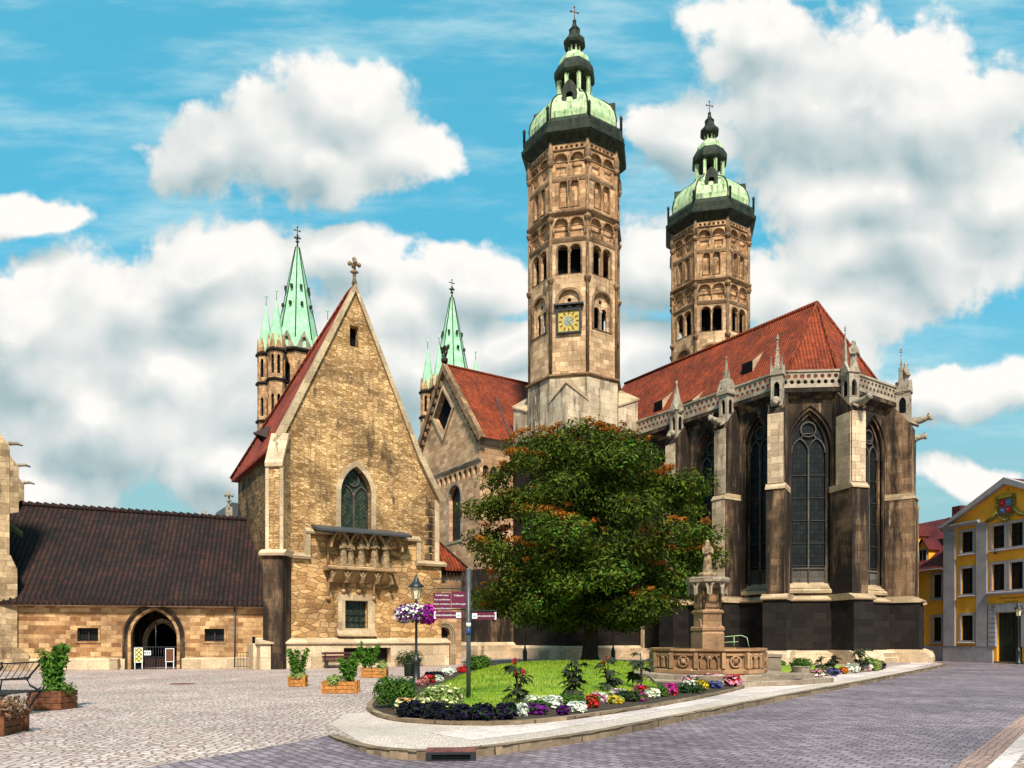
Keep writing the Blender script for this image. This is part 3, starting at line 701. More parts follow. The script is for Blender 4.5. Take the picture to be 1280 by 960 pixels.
tag(mb.build('grass', 'grass_blade', uvs=False), 'short sunlit grass covering the mounded lawn around the tree', 'grass', kind='stuff')

# ------------------------------------------------------------------ east choir of the cathedral
choir = thing('choir', (18.5, 52, 0), 'tall dark Gothic choir with pointed windows, pinnacled buttresses and orange tiled hip roof', 'church')
W0, G0, D0, B0, A0, E0, F0 = (V(*p) for p in ((8.9, 58.65), (12.35, 53.4), (14.8, 49.6), (16.79, 46.6), (20.45, 46.3), (25.25, 49.5), (26.2, 52.6)))
H0 = F0-A*12
CH = 16.6
BAYS = [(W0, G0, 0), (G0, D0, 2.8), (D0, B0, 2.35), (B0, A0, 2.9), (A0, E0, 2.8), (E0, F0, 0), (F0, H0, 0)]
def gothic(parent, F, u0, u1, z0, zg, zs, k=1.05, steps=((.0, .0), (.20, .22), (.42, .44)), glass='glass_dark', stonem='ashlar_choir', bar='tracery_stone', lights=2, label=None):
    """Pointed window: stepped jambs, glass, and bar tracery; the wall already has the outer opening."""
    wd = u1-u0
    def arc(dl, zb): return arch(u0+dl, u1-dl, zb, zs, 'point', 8, (wd*k-dl)/(wd-2*dl))
    mb = MB()
    for (d_in, dep), (d_in2, dep2) in zip(steps, steps[1:]):
        mb.ring(F, arc(d_in, z0), arc(d_in2, z0), -dep-.22, -dep2+.10)
    last = steps[-1][0]
    o = mb.build('window', stonem, parent)
    if label: o['label'] = label
    g = MB(); g.poly(F, arc(last, z0), -steps[-1][1]-.06); g.build('glass', glass, o)
    t = MB(); a0, a1 = u0+last, u1-last; wl = (a1-a0)/lights; dd = -steps[-1][1]
    top = zs+sqrt((wd*k-last)**2-(wd*k-wd/2)**2)
    zl = zs-.25
    for i in range(1, lights): t.rib(F, [(a0+wl*i, z0), (a0+wl*i, zl+.2)], .09, dd-.05, dd+.10)
    for i in range(lights):
        p = arch(a0+wl*i, a0+wl*(i+1), zl, zl, 'point', 6, 1.0)[1:]
        t.rib(F, p, .07, dd-.04, dd+.08)
        cx = a0+wl*(i+.5)
        t.rib(F, [(cx, zl+wl*.8), (cx+(.5-i/(lights-1 or 1))*wl*.5, zl+wl*1.15), ((a0+a1)/2, zl+wl*1.15+(.0))], .06, dd-.04, dd+.08)
    cr = (top-zl-wl*.85)*.32
    if cr > .1: t.rib(F, circ((a0+a1)/2, zl+wl*.95+cr, cr, 12)+[((a0+a1)/2+cr, zl+wl*.95+cr)], .07, dd-.04, dd+.08)
    for zz in [z0+(zl-z0)*j/6 for j in range(1, 6)]: t.rib(F, [(a0, zz), (a1, zz)], .025, dd-.04, dd+.0)
    if zg > z0+.1:
        t.box(F, a0, a1, z0, zg, dd-.05, dd+.03); t.box(F, a0, a1, zg, zg+.10, dd-.05, dd+.12)
        for i in range(lights+1): t.box(F, a0+wl*i-.05, a0+wl*i+.05, z0, zg-.002, dd+.03, dd+.10)
    t.build('tracery', bar, o)
    s = MB(); s.slope_box(F, u0+.02, u1-.02, z0, [(-steps[-1][1]-.05, 0), (-steps[-1][1]-.05, .45), (-.15, .12), (.10, -.15), (.10, -.32), (-.1, -.35)])
    s.build('sill', 'pale_trim', o)
    return o
wall = MB(); base = MB(); cor = MB(); strg = MB(); foot = MB()
WINS = []
for P_, Q_, wd in BAYS:
    F = Fr(P_, Q_-P_); L = (Q_-P_).length; holes = []
    if wd:
        c = 3.75 if P_ is A0 else L/2; zs = 16.2-wd*.93
        holes = [arch(c-wd/2, c+wd/2, 4.7, zs, 'point', 8, 1.05)]; WINS.append((F, c-wd/2, c+wd/2, zs))
    wall.wall(F, rect(0, L, 4.0, CH), holes, .25)
    base.wall(F, rect(-.12, L+.12, 0, 3.9), d=.26, edge=.3)
    strg.slope_box(F, -.18, L+.18, 3.85, [(-.05, 0), (.30, 0), (.42, .06), (.42, .14), (.04, .36), (-.05, .36)])
    cor.slope_box(F, -.1, L+.1, 16.25, [(-.1, 0), (.02, 0), (.12, .22), (.30, .38), (.48, .55), (.48, .78), (.30, .84), (-.1, .84)])
    foot.slope_box(F, -.35, L+.35, 0, [(.2, .002), (.95, .002), (.95, .30), (.85, .34), (.85, .62), (.30, .80), (.2, .80)])
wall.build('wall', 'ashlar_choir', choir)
base.build('base_wall', 'soot_shade_stone', choir)['label'] = 'soot blackened lower wall'
strg.build('string_course', 'pale_trim', choir); cor.build('cornice', 'ashlar_choir', choir); foot.build('plinth', 'plinth_stone', choir)
for (F, u0, u1, zs) in WINS: gothic(choir, F, u0, u1, 4.7, 5.9, zs)
# pierced parapet, one panel per side of the choir
for P_, Q_, wd in BAYS[:6]:
    F = Fr(P_, Q_-P_); L = (Q_-P_).length; b = MB(); n = max(3, int(L/.40)); st = L/n; holes = []
    for i in range(n):
        holes.append(circ(st*(i+.5), 17.45, .135, 8, pi/8))
        if i: holes.append(circ(st*i, 17.80, .135, 8, pi/8))
    b.prism(F, rect(0, L, 17.18, 18.06), .24, .38, holes)
    b.box(F, -.05, L+.05, 18.06, 18.18, .18, .45); b.box(F, -.05, L+.05, 17.08, 17.18, .18, .45)
    b.build('balustrade', 'grey_trim', choir)
def buttress(parent, P_, d, proj, wd, top, lower, upper='ashlar_buttress', pale=False, side=False):
    d = Vector((d[0], d[1], 0)).normalized(); F = Fr(P_, (-d.y, d.x)); h = wd/2
    m = MB()
    m.slope_box(F, -h, h, 0, [(-.3, 10.95), (proj, 10.95), (proj, 15.3), (proj-.15, 15.6), (.1, 16.95), (-.3, 16.95)])
    o = m.build('buttress', 'ashlar_choir' if upper == 'ashlar_buttress' else upper, parent)
    if upper == 'ashlar_buttress' or pale:
        m = MB(); m.box(F, -h+.01, h-.01, 11.0, 15.25, proj-.05, proj+.05)
        if lower == 'ashlar_buttress': m.box(F, -h-.04, h+.04, 4.25, 10.6, proj+.10, proj+.20)
        m.build('pale_facing', 'ashlar_buttress', o)
    if side: m = MB(); m.box(F, -h-.05, -h+.02, 11.0, 15.2, .25, proj-.04); m.build('pale_facing', 'ashlar_buttress', o)  # pale slab paints the brightness of a lit face onto this side
    m = MB(); m.slope_box(F, -h-.06, h+.06, 0, [(-.3, 4.2), (proj+.16, 4.2), (proj+.16, 10.62), (-.3, 10.62)]); m.build('buttress_shaft', 'ashlar_choir' if lower == 'ashlar_buttress' else lower, o)
    m = MB(); m.slope_box(F, -h-.10, h+.10, 10.62, [(-.3, 0), (proj+.24, 0), (proj+.24, .08), (proj-.02, .38), (-.3, .38)])
    m.cut(); m.slope_box(F, -h-.30, h+.30, 3.87, [(-.3, 0), (proj+.50, 0), (proj+.62, .06), (proj+.62, .15), (proj+.12, .40), (-.3, .40)]); m.build('weathering', 'pale_trim', o)
    m = MB(); m.slope_box(F, -h-.20, h+.20, 0, [(-.3, 0), (proj+.45, 0), (proj+.45, 3.86), (-.3, 3.86)]); m.build('buttress_base', 'soot_shade_stone', o)
    m = MB(); m.slope_box(F, -h-.5, h+.5, 0, [(-.3, .003), (proj+1.05, .003), (proj+1.05, .34), (proj+.9, .64), (proj+.4, .83), (-.3, .83)]); m.build('plinth', 'plinth_stone', o)
    p = MB(); dd = proj*.55; s = wd*.36
    p.wall(F.sub(0, 0, dd+s), rect(-s, s, 15.6, 17.7), [arch(-s*.5, s*.5, 16.3, 17.0, 'point', 5)], s*.5)
    for turn, in ((pi/2,), (-pi/2,), (pi,)):
        f2 = F.sub(0, 0, dd, turn); f2.o = f2.p(0, 0, s); p.wall(f2, rect(-s, s, 15.6, 17.7), [arch(-s*.5, s*.5, 16.3, 17.0, 'point', 5)], s*.5)
    for q in range(4):
        f2 = F.sub(0, 0, dd, q*pi/2); f2.o = f2.p(0, 0, s+.02); p.prism(f2, [(-s*1.1, 17.7), (s*1.1, 17.7), (0, 17.7+s*2.0)], -.12, .06)
    if top == 'slender':
        hexa(p, F, 0, 17.6, dd, s*1.5, 2.7, .04)
        for a in (-1, 1): hexa(p, F, a*s*.95, 17.7, dd+s, s*.4, 1.2, .02, False)
    elif top == 'capped':
        p.lathe(F.p(0, 17.6, dd), [(s*1.9, 0), (s*1.9, .12), (s*1.25, .95), (s*.9, 1.05)], 4, pi/4, False, ang=math.atan2(F.U.y, F.U.x))
        for a in (-.6, .6): hexa(p, F, a*s, 18.4, dd, s*.45, .9, .03, False)
        hexa(p, F, 0, 18.5, dd, s*.7, 1.7, .05, False)
    elif top == 'cone':
        p.lathe(F.p(0, 17.5, dd), [(s*1.3, 0), (s*1.35, .3), (s*1.1, .7), (.06, 2.1), (.11, 2.2), (.05, 2.4)], 8)
    else:
        hexa(p, F, -.28, 17.6, dd-.1, s*.9, 3.1, .03)
        statue(p, F.p(.16, 17.62, dd+.1), 2.1, math.atan2(F.W.y, F.W.x))
    pn = p.build('pinnacle', 'grey_trim', o)
    v = MB(); v.box(F, -s*.85, s*.85, 15.7, 17.6, dd-s*.45, dd+s*.45); v.build('niche', 'void', o)
    g = MB(); q = F.p(0, 15.75, proj-.1)
    if top in ('statue', 'capped', 'double'):
        W = F.W; Z = V(0, 0, 1); U = F.U
        g.tube([q-W*.5, q+W*.1, q+W*.6+Z*.02, q+W*.95+Z*.10, q+W*1.2-Z*.02], [.26, .28, .22, .17, .09], 8); g.ball(q+W*1.0+Z*.14, .2, 8)
        for a in (-1, 1): g.tube([q+U*.18*a-W*.1, q+U*.30*a+W*.15-Z*.18, q+U*.22*a+W*.35-Z*.30], .08, 6); g.tube([q+U*.10*a+W*1.0+Z*.28, q+U*.16*a+W*.95+Z*.42], .05, 5, .01)
        g.build('gargoyle', 'grey_trim', o)
    else:
        g.ball(q+V(0, 0, .3), .30, 8, 1, 1, .9); g.ball(q+F.W*.28+V(0, 0, .12), .18, 7); g.build('carved_beast', 'grey_trim', o)
    return o
buttress(choir, G0, -N, 1.35, .95, 'cone', 'ashlar_buttress')
buttress(choir, D0, -N, 1.35, .95, 'capped', 'ashlar_buttress')['label'] = 'pale buttress under a stout capped pinnacle'
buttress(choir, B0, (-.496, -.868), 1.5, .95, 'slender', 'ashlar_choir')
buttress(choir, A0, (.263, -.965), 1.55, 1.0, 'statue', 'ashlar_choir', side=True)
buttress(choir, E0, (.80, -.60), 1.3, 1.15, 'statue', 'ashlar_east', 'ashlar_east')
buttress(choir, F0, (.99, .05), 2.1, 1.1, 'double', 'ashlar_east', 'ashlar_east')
# roof
APX = V(20.35, 49.6, 23.9); ez = 17.15
rb = MB(); RB = APX-A*19
def eave(p, q, d=.12):
    F = Fr(p, q-p); return F.p(0, ez, d), F.p((q-p).length, ez, d)
n0 = V(9.83, 57.25)-A*9-N*.12+V(0, 0, ez)
pts = [W0, G0, D0, B0]
b_ = V(B0.x, B0.y, ez)+V(-.06, -.1, 0); a_ = V(A0.x, A0.y, ez)+V(.02, -.12, 0); e_ = V(E0.x, E0.y, ez)+V(.1, -.08, 0); f_ = V(F0.x, F0.y, ez)+V(.12, 0, 0)
rb.face([n0, b_, APX, RB]); rb.face([b_, a_, APX]); rb.face([a_, e_, APX]); rb.face([e_, f_, APX]); rb.face([f_, f_-A*17, RB, APX])
roof = rb.build('roof', 'roof_orange', choir)
rc = MB()
rc.tube([RB+V(0, 0, .05), APX+V(0, 0, .05)], .13, 6)
for q in (b_, a_, e_, f_): rc.tube([q+V(0, 0, .06), APX+V(0, 0, .06)], .10, 6)
rc.build('ridge_tiles', 'roof_orange', roof)
slope_n = (b_-n0).normalized(); up_n = ((RB-n0)-slope_n*(RB-n0).dot(slope_n)).normalized(); out_n = slope_n.cross(up_n).normalized()
if out_n.z < 0: out_n = -out_n
def roof_hatch(s, t, wd=.9):
    c = b_-slope_n*s+up_n*t; m = MB()
    hA, hB = c-slope_n*wd/2, c+slope_n*wd/2; top = V(0, 0, .75); back = up_n*1.9
    m.face([hA+top, hB+top, hB+back, hA+back]); m.face([hA, hA+top, hA+back]); m.face([hB, hB+back, hB+top])
    o = m.build('roof_dormer', 'roof_orange', roof) if False else m.build('dormer', 'pale_trim', choir)
    k = MB(); k.face([hA+out_n*.02, hB+out_n*.02, hB+top, hA+top]); k.build('opening', 'void', o)
    k = MB(); k.face([hA+top+V(0, 0, .03), hB+top+V(0, 0, .03), hB+back+V(0, 0, .03), hA+back+V(0, 0, .03)]); k.build('dormer_roof', 'roof_orange', o)
for s, t in ((3.9, 3.0), (8.2, .9), (12.0, 2.3)): roof_hatch(s, t)
# side door beside the tower, with steps
Fd = Fr(W0, G0-W0); m = MB(); od, id_ = arch(.9, 2.5, .8, 2.5, 'point'), arch(1.15, 2.25, .8, 2.5, 'point')
m.ring(Fd, od, id_, .27, .42); do = m.build('door', 'pale_trim', choir); k = MB(); k.poly(Fd, id_, .30); k.build('door_leaf', 'wood_dark', do)
m = MB()
for i in range(4): m.box(Fd, .5-.15*(3-i), 2.9+.15*(3-i), .2*i+.002, .2*(i+1), .9, 1.3+.32*(3-i)+.3)
m.build('door_steps', 'plinth_stone', choir)

# ------------------------------------------------------------------ east towers
ANG = math.atan2(A.y, A.x)
def octs(c, ap, z=0):
    s = 2*ap*math.tan(pi/8); out = []
    for k in range(8):
        th = ANG+k*pi/4; wv = V(cos(th), sin(th)); u = V(-wv.y, wv.x)
        out.append((Fr(Vector(c)+wv*ap-u*s/2, u), s, k))
    return out
def oct_lathe(mb, c, prof): return mb.lathe(c, prof, 8, ANG+pi/8, False)
R8 = 1/cos(pi/8)
def east_tower(x, y, label, clock, dz=0.0):
    root = thing('church_tower', (x, y, 0), label, 'church tower')
    c = V(x, y, 0); ap = 3.3; F8 = octs(c, ap)
    # square base
    m = MB(); F4 = []
    for k in range(4):
        th = ANG+k*pi/2; wv = V(cos(th), sin(th)); u = V(-wv.y, wv.x); F4.append(Fr(c+wv*3.45-u*3.45, u))
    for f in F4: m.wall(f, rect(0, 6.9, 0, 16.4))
    m.build('base_block', 'soot_shade_stone', root)  # sooted dark stone; shade behind the tree is put into its colour too
    m = MB()
    for f in F4:
        m.slope_box(f, -.35, 7.25, 16.0, [(-.1, 0), (.1, .05), (.3, .35), (.45, .5), (.45, .75), (0, .95), (-.1, .95)])
    m.build('base_cornice', 'grey_trim', root)
    m = MB()
    for f in F4: m.slope_box(f, -.55, 7.45, 0, [(-.1, .003), (.6, .003), (.6, .8), (.2, 1.0), (-.1, 1.0)])
    m.build('plinth', 'plinth_stone', root)
    # octagon foot with four corner broaches
    m = MB()
    for f, s, k in octs(c, 3.42):
        m.wall(f, rect(0, s, 16.9, 20.9), [rect(s*.35, s*.35+.12, 19.3, 20.0), rect(s*.35, s*.35+.12, 17.4, 18.1)] if k % 2 == 0 else [], .2)
    m.build('tower_foot', 'ashlar_tower_base', root)
    for k in range(4):
        th = ANG+pi/4+k*pi/2; hv = 3.44; wv = V(cos(th), sin(th))
        cor_ = c+V(cos(th), sin(th))*hv*sqrt(2); e1 = V(cos(th+3*pi/4), sin(th+3*pi/4)); e2 = V(cos(th-3*pi/4), sin(th-3*pi/4))
        q = 1.98; L_, R_ = cor_+e1*q, cor_+e2*q; T_ = c+wv*3.43
        m = MB(); Z = lambda p, z: V(p.x, p.y, z)
        m.face([Z(L_, 16.95), Z(L_, 19.0), Z(cor_, 19.9), Z(cor_, 16.95)][::-1]); m.face([Z(cor_, 16.95), Z(cor_, 19.9), Z(R_, 19.0), Z(R_, 16.95)][::-1])
        o = m.build('corner_broach', 'ashlar_tower_base', root)
        m = MB(); up = V(0, 0, .04)
        m.face([Z(cor_+wv*.12, 19.92), Z(T_, 20.7), Z(L_+wv*.08+e1*.1, 19.02)]); m.face([Z(cor_+wv*.12, 19.92), Z(R_+wv*.08+e2*.1, 19.02), Z(T_, 20.7)])
        m.face([Z(cor_+wv*.12, 19.80), Z(cor_+wv*.12, 19.92), Z(L_+wv*.08+e1*.1, 19.02), Z(L_+wv*.08+e1*.1, 18.9)]); m.face([Z(cor_+wv*.12, 19.92), Z(cor_+wv*.12, 19.80), Z(R_+wv*.08+e2*.1, 18.9), Z(R_+wv*.08+e2*.1, 19.02)])
        m.build('broach_roof', 'pale_trim', o)
    # shaft
    m = MB(); mu = MB(); s = F8[0][1]; mid = s/2
    for f, s, k in F8:
        H = []; H0_ = [arch(mid-.80, mid+.80, 24.4, 26.4), arch(mid-.86, mid-.07, 28.4, 30.15), arch(mid+.07, mid+.86, 28.4, 30.15)]
        for sg in (-1, 1):
            a, b_ = sorted((mid+sg*.10, mid+sg*1.08))
            H.append([(a, 31.45), (a+.18, 31.45), (a+.18, 31.2), (b_-.18, 31.2), (b_-.18, 31.45), (b_, 31.45)]+arch(a, b_, 31.45, 32.0)[2:])
            a, b_ = sorted((mid+sg*.14, mid+sg*.70)); H.append(arch(a, b_, 33.35, 35.0))
            a, b_ = sorted((mid+sg*.10, mid+sg*1.10)); H.append([(a, 36.5), (a+.12, 36.5), (a+.12, 35.75), (b_-.12, 35.75), (b_-.12, 36.5), (b_, 36.5)]+arch(a, b_, 36.5, 36.75)[2:])
        for i in range(6): a = mid-1.1+i*.38; H.append(circ(a+.15, 37.75, .13, 6))
        m.wall(f, rect(0, s, 20.9, 30.9), H0_, .3); mu.wall(f, rect(0, s, 30.9, 38.2), H, .24)
    m.build('shaft', 'ashlar_tower', root); mu.build('upper_shaft', 'ashlar_tower_upper', root)
    m = MB(); oct_lathe(m, c, [((ap-.22)*R8, 30.95), ((ap-.22)*R8, 38.2)]); m.build('niche_wall', 'ashlar_tower_upper', root)
    m = MB(); oct_lathe(m, c, [(2.2*R8, 21), (2.2*R8, 30.9)]); m.build('tower_inside', 'void', root)
    m = MB()
    for z, pr in ((20.85, .30), (32.85, .26), (30.92, .12), (35.4, .10)): oct_lathe(m, c, [(ap*R8-.1, z-.2), (ap*R8+.05, z-.18), (ap*R8+pr, z), (ap*R8+pr, z+.12), (ap*R8-.1, z+.26)]); m.cut()
    m.build('string_course', 'tower_band', root)
    m = MB()
    for k in range(8):
        th = ANG+pi/8+k*pi/4; q = c+V(cos(th), sin(th))*(ap*R8)
        m.tube([q+V(0, 0, 21), q+V(0, 0, 38.2)], .13, 7)
        for z in (32.45, 36.6, 28.0): m.lathe(q, [(.13, z-.35), (.26, z-.05), (.28, z+.1), (.13, z+.12)], 7)
        m.lathe(q, [(.15, 36.6), (.26, 36.7), (.26, 37.4), (.05, 38.15)], 6); m.cut()
    m.build('corner_shaft', 'tower_band', root)
    for f, s, k in F8:
        if k not in (0, 7, 6, 1, 5): continue
        # double belfry opening
        m = MB(); m.lathe(f.p(mid, 0, -.12), [(.12, 28.4), (.07, 28.55), (.07, 29.8), (.16, 30.1), (.17, 30.2)], 7)
        m.ring(f, arch(mid-.98, mid-.03, 28.38, 30.15), arch(mid-.86, mid-.08, 28.4, 30.15), -.05, .035); m.ring(f, arch(mid+.03, mid+.98, 28.38, 30.15), arch(mid+.08, mid+.86, 28.4, 30.15), -.05, .03)
        m.build('belfry_opening', 'tower_band', root)
        m = MB()
        m.ring(f, arch(mid-.98, mid+.98, 24.35, 26.4), arch(mid-.80, mid+.80, 24.4, 26.4), -.05, .06)
        o = m.build('arched_window', 'tower_band', root)
        m = MB(); m.wall(f, arch(mid-.80, mid+.80, 24.4, 26.4), [arch(mid-.62, mid-.08, 24.5, 25.85), arch(mid+.08, mid+.62, 24.5, 25.85), circ(mid, 26.55, .16, 8)], .15, d=-.2); m.build('window_plate', 'ashlar_tower', o)
        m = MB(); m.lathe(f.p(mid, 0, -.14), [(.11, 24.4), (.06, 24.55), (.06, 25.6), (.13, 25.85)], 6); m.build('colonette', 'grey_trim', o)
    if clock:
        f = [f for f, s, k in F8 if k == 7][0]
        m = MB(); m.ring(f, rect(mid-.92, mid+.92, 23.95, 25.85), rect(mid-.78, mid+.78, 24.07, 25.63), -.02, .22); m.box(f, mid-1.1, mid+1.1, 25.96, 26.08, 0, .42); ck = m.build('clock', 'iron_black', root)
        m = MB(); m.prism(f, rect(mid-.78, mid+.78, 24.07, 25.63), .02, .10); m.build('dial', 'gold', ck)
        m = MB(); zc = 24.85; m.poly(f, circ(mid, zc, .36, 20), .112); m.build('dial_centre', 'clock_grey', ck)
        m = MB()
        for i in range(12):
            a = i*pi/6; t = Vector((sin(a), cos(a))); b_ = Vector((t.y, -t.x)); pc = Vector((mid, zc))
            m.prism(f, [tuple(pc+t*.52-b_*.045), tuple(pc+t*.52+b_*.045), tuple(pc+t*.74+b_*.045), tuple(pc+t*.74-b_*.045)], .10, .125)
        m.build('hour_marks', 'wood_brown', ck)
        m = MB(); m.rib(f, [(mid, zc), (mid+.34, zc+.26)], .07, .115, .15); m.rib(f, [(mid, zc), (mid+.32, zc-.42)], .05, .116, .16); m.build('clock_hands', 'gold', ck)
    for f, s, k in F8:
        if k not in (0, 7, 6, 1, 5): continue
        m = MB()
        for sg in (-1, 1):
            a, b_ = sorted((mid+sg*.10, mid+sg*1.08)); m.ring(f, arch(a-.07, b_+.07, 31.9, 32.0), arch(a, b_, 31.95, 32.0), -.05, .05)
            m.cut(); a, b_ = sorted((mid+sg*.10, mid+sg*1.10)); m.ring(f, arch(a-.06, b_+.06, 36.6, 36.75), arch(a, b_, 36.65, 36.75), -.05, .07)
            m.cut(); a, b_ = sorted((mid+sg*.14, mid+sg*.70)); m.ring(f, arch(a-.08, b_+.08, 33.3, 35.0), arch(a, b_, 33.35, 35.0), -.05, .05); m.cut()
        for a in (mid-1.15, mid, mid+1.15): m.lathe(f.p(a, 0, .0), [(.04, 30.95), (.10, 31.5), (.14, 31.75), (.08, 31.8)], 6); m.cut()
        m.cut(); m.slope_box(f, .1, s-.1, 37.45, [(-.05, 0), (.10, .06), (.10, .14), (-.05, .18)]); m.build('blind_arcade', 'tower_band', root)
    # copper cap
    m = MB(); oct_lathe(m, c, [(ap*R8, 38.0), (ap*R8+.1, 38.15), (4.12, 38.5), (4.22, 38.62), (4.24, 38.9), (4.06, 39.05), (4.10, 39.45), (3.92, 39.75), (3.5, 40.1)]); m.build('eave_skirt', 'copper_dark', root)
    for k in range(8):
        th = ANG+pi/8+k*pi/4; q = c+V(cos(th), sin(th))*4.0; m = MB(); m.lathe(q, [(.10, 39.3), (.10, 40.4), (.14, 40.45), (.08, 40.65)], 6); m.build('eave_post', 'copper_dark', root)
    m = MB(); prof = [(3.55, 39.9), (3.60, 40.5), (3.45, 41.2), (3.1, 41.8), (2.6, 42.3), (2.1, 42.65), (1.7, 42.95), (1.45, 43.2), (1.34, 43.45)]
    oct_lathe(m, c, prof); dome = m.build('dome', 'copper_green', root)
    m = MB()
    for k in range(8):
        th = ANG+pi/8+k*pi/4; m.tube([c+V(cos(th)*(r+.02), sin(th)*(r+.02), z) for r, z in prof], .06, 5)
    m.build('dome_rib', 'copper_dark', dome)
    for kk in (7, 1, 5, 3):
        th = ANG+kk*pi/4; wv = V(cos(th), sin(th)); f = Fr(c+wv*2.9-V(-wv.y, wv.x)*.5, V(-wv.y, wv.x)); m = MB()
        m.prism(f, arch(-.05, 1.05, 40.5, 41.9, 'point', 5), -1.9, .25, [arch(.25, .75, 40.9, 41.7)]); o = m.build('dome_dormer', 'copper_dark', root)
        m = MB(); m.poly(f, rect(.2, .8, 40.8, 42.0), 0); m.build('dormer_opening', 'void', o)
    m = MB(); L8 = octs(c, 1.22)
    for f, s, k in L8: m.wall(f, rect(0, s, 43.2, 45.1), [arch(.17, s-.17, 43.45, 44.55)], .18); m.box(f, -.09, .09, 43.2, 45.1, -.1, .06)
    m.build('lantern', 'copper_green', root)
    m = MB(); m.lathe(c, [(.55, 43.3), (.5, 43.8), (.35, 44.4), (.2, 44.8)], 10); m.build('lantern_dark_core', 'void', root)  # added black core that keeps the open lantern dark inside
    m = MB(); oct_lathe(m, c, [(1.30, 44.75), (1.55, 44.85), (1.64, 45.0), (1.64, 45.35), (1.45, 45.7), (1.28, 46.0)]); m.build('lantern_eave', 'copper_dark', root)
    m = MB(); oct_lathe(m, c, [(1.26, 45.9), (1.22, 46.3), (1.0, 46.65), (.65, 46.95), (.52, 47.05)]); m.build('lantern_dome', 'copper_green', root)
    m = MB()
    for f, s, k in octs(c, .46): m.wall(f, rect(0, s, 46.95, 47.65), [arch(.07, s-.07, 47.1, 47.45)], .08)
    m.build('upper_lantern', 'copper_green', root)
    m = MB(); oct_lathe(m, c, [(.5, 47.5), (.82, 47.62), (.88, 47.8), (.86, 48.0), (.5, 48.4), (.40, 48.75), (.46, 48.9), (.22, 49.2), (.10, 49.6)]); m.ball(c+V(0, 0, 49.62), .16, 8); m.build('spirelet', 'copper_dark', root)
    m = MB(); cross(m, c+V(0, 0, 49.6), 1.15, .035, V(.96, .28)); m.build('cross', 'wood_brown', root)
    return root
east_tower(4.87, 58.0, 'nearer octagonal stone tower with gold clock face and green copper dome', True)
east_tower(18.1, 68.2, 'farther octagonal stone tower without a clock, rising behind the choir roof', False)

# ------------------------------------------------------------------ north transept
K = V(-2.47, 57.4)
tr = thing('transept', (-2, 62, 0), 'gabled stone transept with diamond opening and steep orange roof left of the clock tower', 'church')
Ft = Fr(K-A*11.2, A); m = MB()
dia = [(5.2-1.65, 20.4), (5.2, 18.4), (5.2+1.65, 20.4), (5.2, 22.4)]
m2 = MB(); m2.wall(Ft, rect(0, 11.2, 0, 6.9), d=.10, edge=.1); m2.wall(Fr(K, N), rect(-.1, 3.3, 0, 6.9), d=.10, edge=.1); m2.build('lower_wall', 'ashlar_choir', tr)  # dark stained cladding, also carrying painted shade behind the tree
holes = [dia, arch(6.1, 8.2, 9.5, 13.0)]+[arch(.35+i*.82, .9+i*.82, 14.25, 14.75, n=4) for i in range(13)]
m.wall(Ft, [(0, 0), (11.2, 0), (11.2, 17.1), (5.6, 23.9), (0, 17.1)], holes, .45)
Fe = Fr(K, N); m.wall(Fe, rect(0, 3.3, 0, 17.1), [arch(.25+i*.75, .8+i*.75, 14.2, 14.7, n=4) for i in range(4)], .2)
m.build('wall', 'ashlar_transept', tr)
m = MB(); m.poly(Ft, rect(.3, 11.0, 14.0, 15.1), -.44); m.poly(Fe, rect(.1, 3.2, 14.0, 15.1), -.19); m.build('frieze_shadow', 'ashlar_choir', tr)  # dark stone behind the small arches paints their shade
tr.children[-1].name = 'frieze_shade'
m = MB(); m.ring(Ft, [(5.2-1.95, 20.4), (5.2, 18.05), (5.2+1.95, 20.4), (5.2, 22.75)], dia, -.1, .12); o = m.build('diamond_window', 'pale_trim', tr)
m = MB(); m.poly(Ft, dia, -.42); m.build('opening', 'void', o)
m = MB(); m.ring(Ft, arch(5.85, 8.45, 9.3, 13.0), arch(6.1, 8.2, 9.5, 13.0), -.05, .06); o = m.build('window', 'grey_trim', tr); m = MB(); m.poly(Ft, arch(6.1, 8.2, 9.5, 13.0), -.4); m.build('glass', 'glass_dark', o)
m = MB()
m.prism(Ft, [(-.3, 16.7), (0, 17.0), (5.6, 23.8), (5.6, 24.5), (-.75, 16.9)], -.1, .32); m.prism(Ft, [(11.5, 16.7), (11.95, 16.9), (5.602, 24.5), (5.602, 23.8), (11.2, 17.0)], -.1, .32)
for i in range(11):
    for sg in (-1, 1): t = i/11; u = 5.6+sg*(5.2*(1-t)+.15); z = 16.75+t*6.6; m.box(Ft, u-.14, u+.14, z-.05, z+.35, .0, .22)
m.build('coping', 'tower_band', tr)
m = MB(); m.slope_box(Ft, -.1, 11.3, 15.25, [(-.05, 0), (.10, .05), (.16, .2), (.0, .3), (-.05, .3)]); m.cut(); m.slope_box(Fe, -.1, 3.3, 16.5, [(-.05, 0), (.10, .05), (.4, .5), (.4, .62), (-.05, .62)]); m.build('string_course', 'grey_trim', tr)
m = MB(); c = Ft.p(5.6, 24.5, .1); m.lathe(c, [(.25, 0), (.3, .3), (.15, .5)], 8); m.tube([c+V(0, 0, .95)+A*(.42*cos(a))+V(0, 0, .42*sin(a)) for a in [2*pi*i/12 for i in range(13)]], .10, 6); cross(m, c+V(0, 0, .55), .75, .06, A); m.build('wheel_cross', 'wood_dark', tr)
m = MB(); r0 = Ft.p(5.6, 24.3, -.05); r1 = r0+N*18; eE0 = Ft.p(11.75, 16.95, -.05); eW0 = Ft.p(-.55, 16.95, -.05)
m.face([eE0, eE0+N*18, r1, r0]); m.face([eW0, r0, r1, eW0+N*18]); rf = m.build('roof', 'roof_orange', tr)
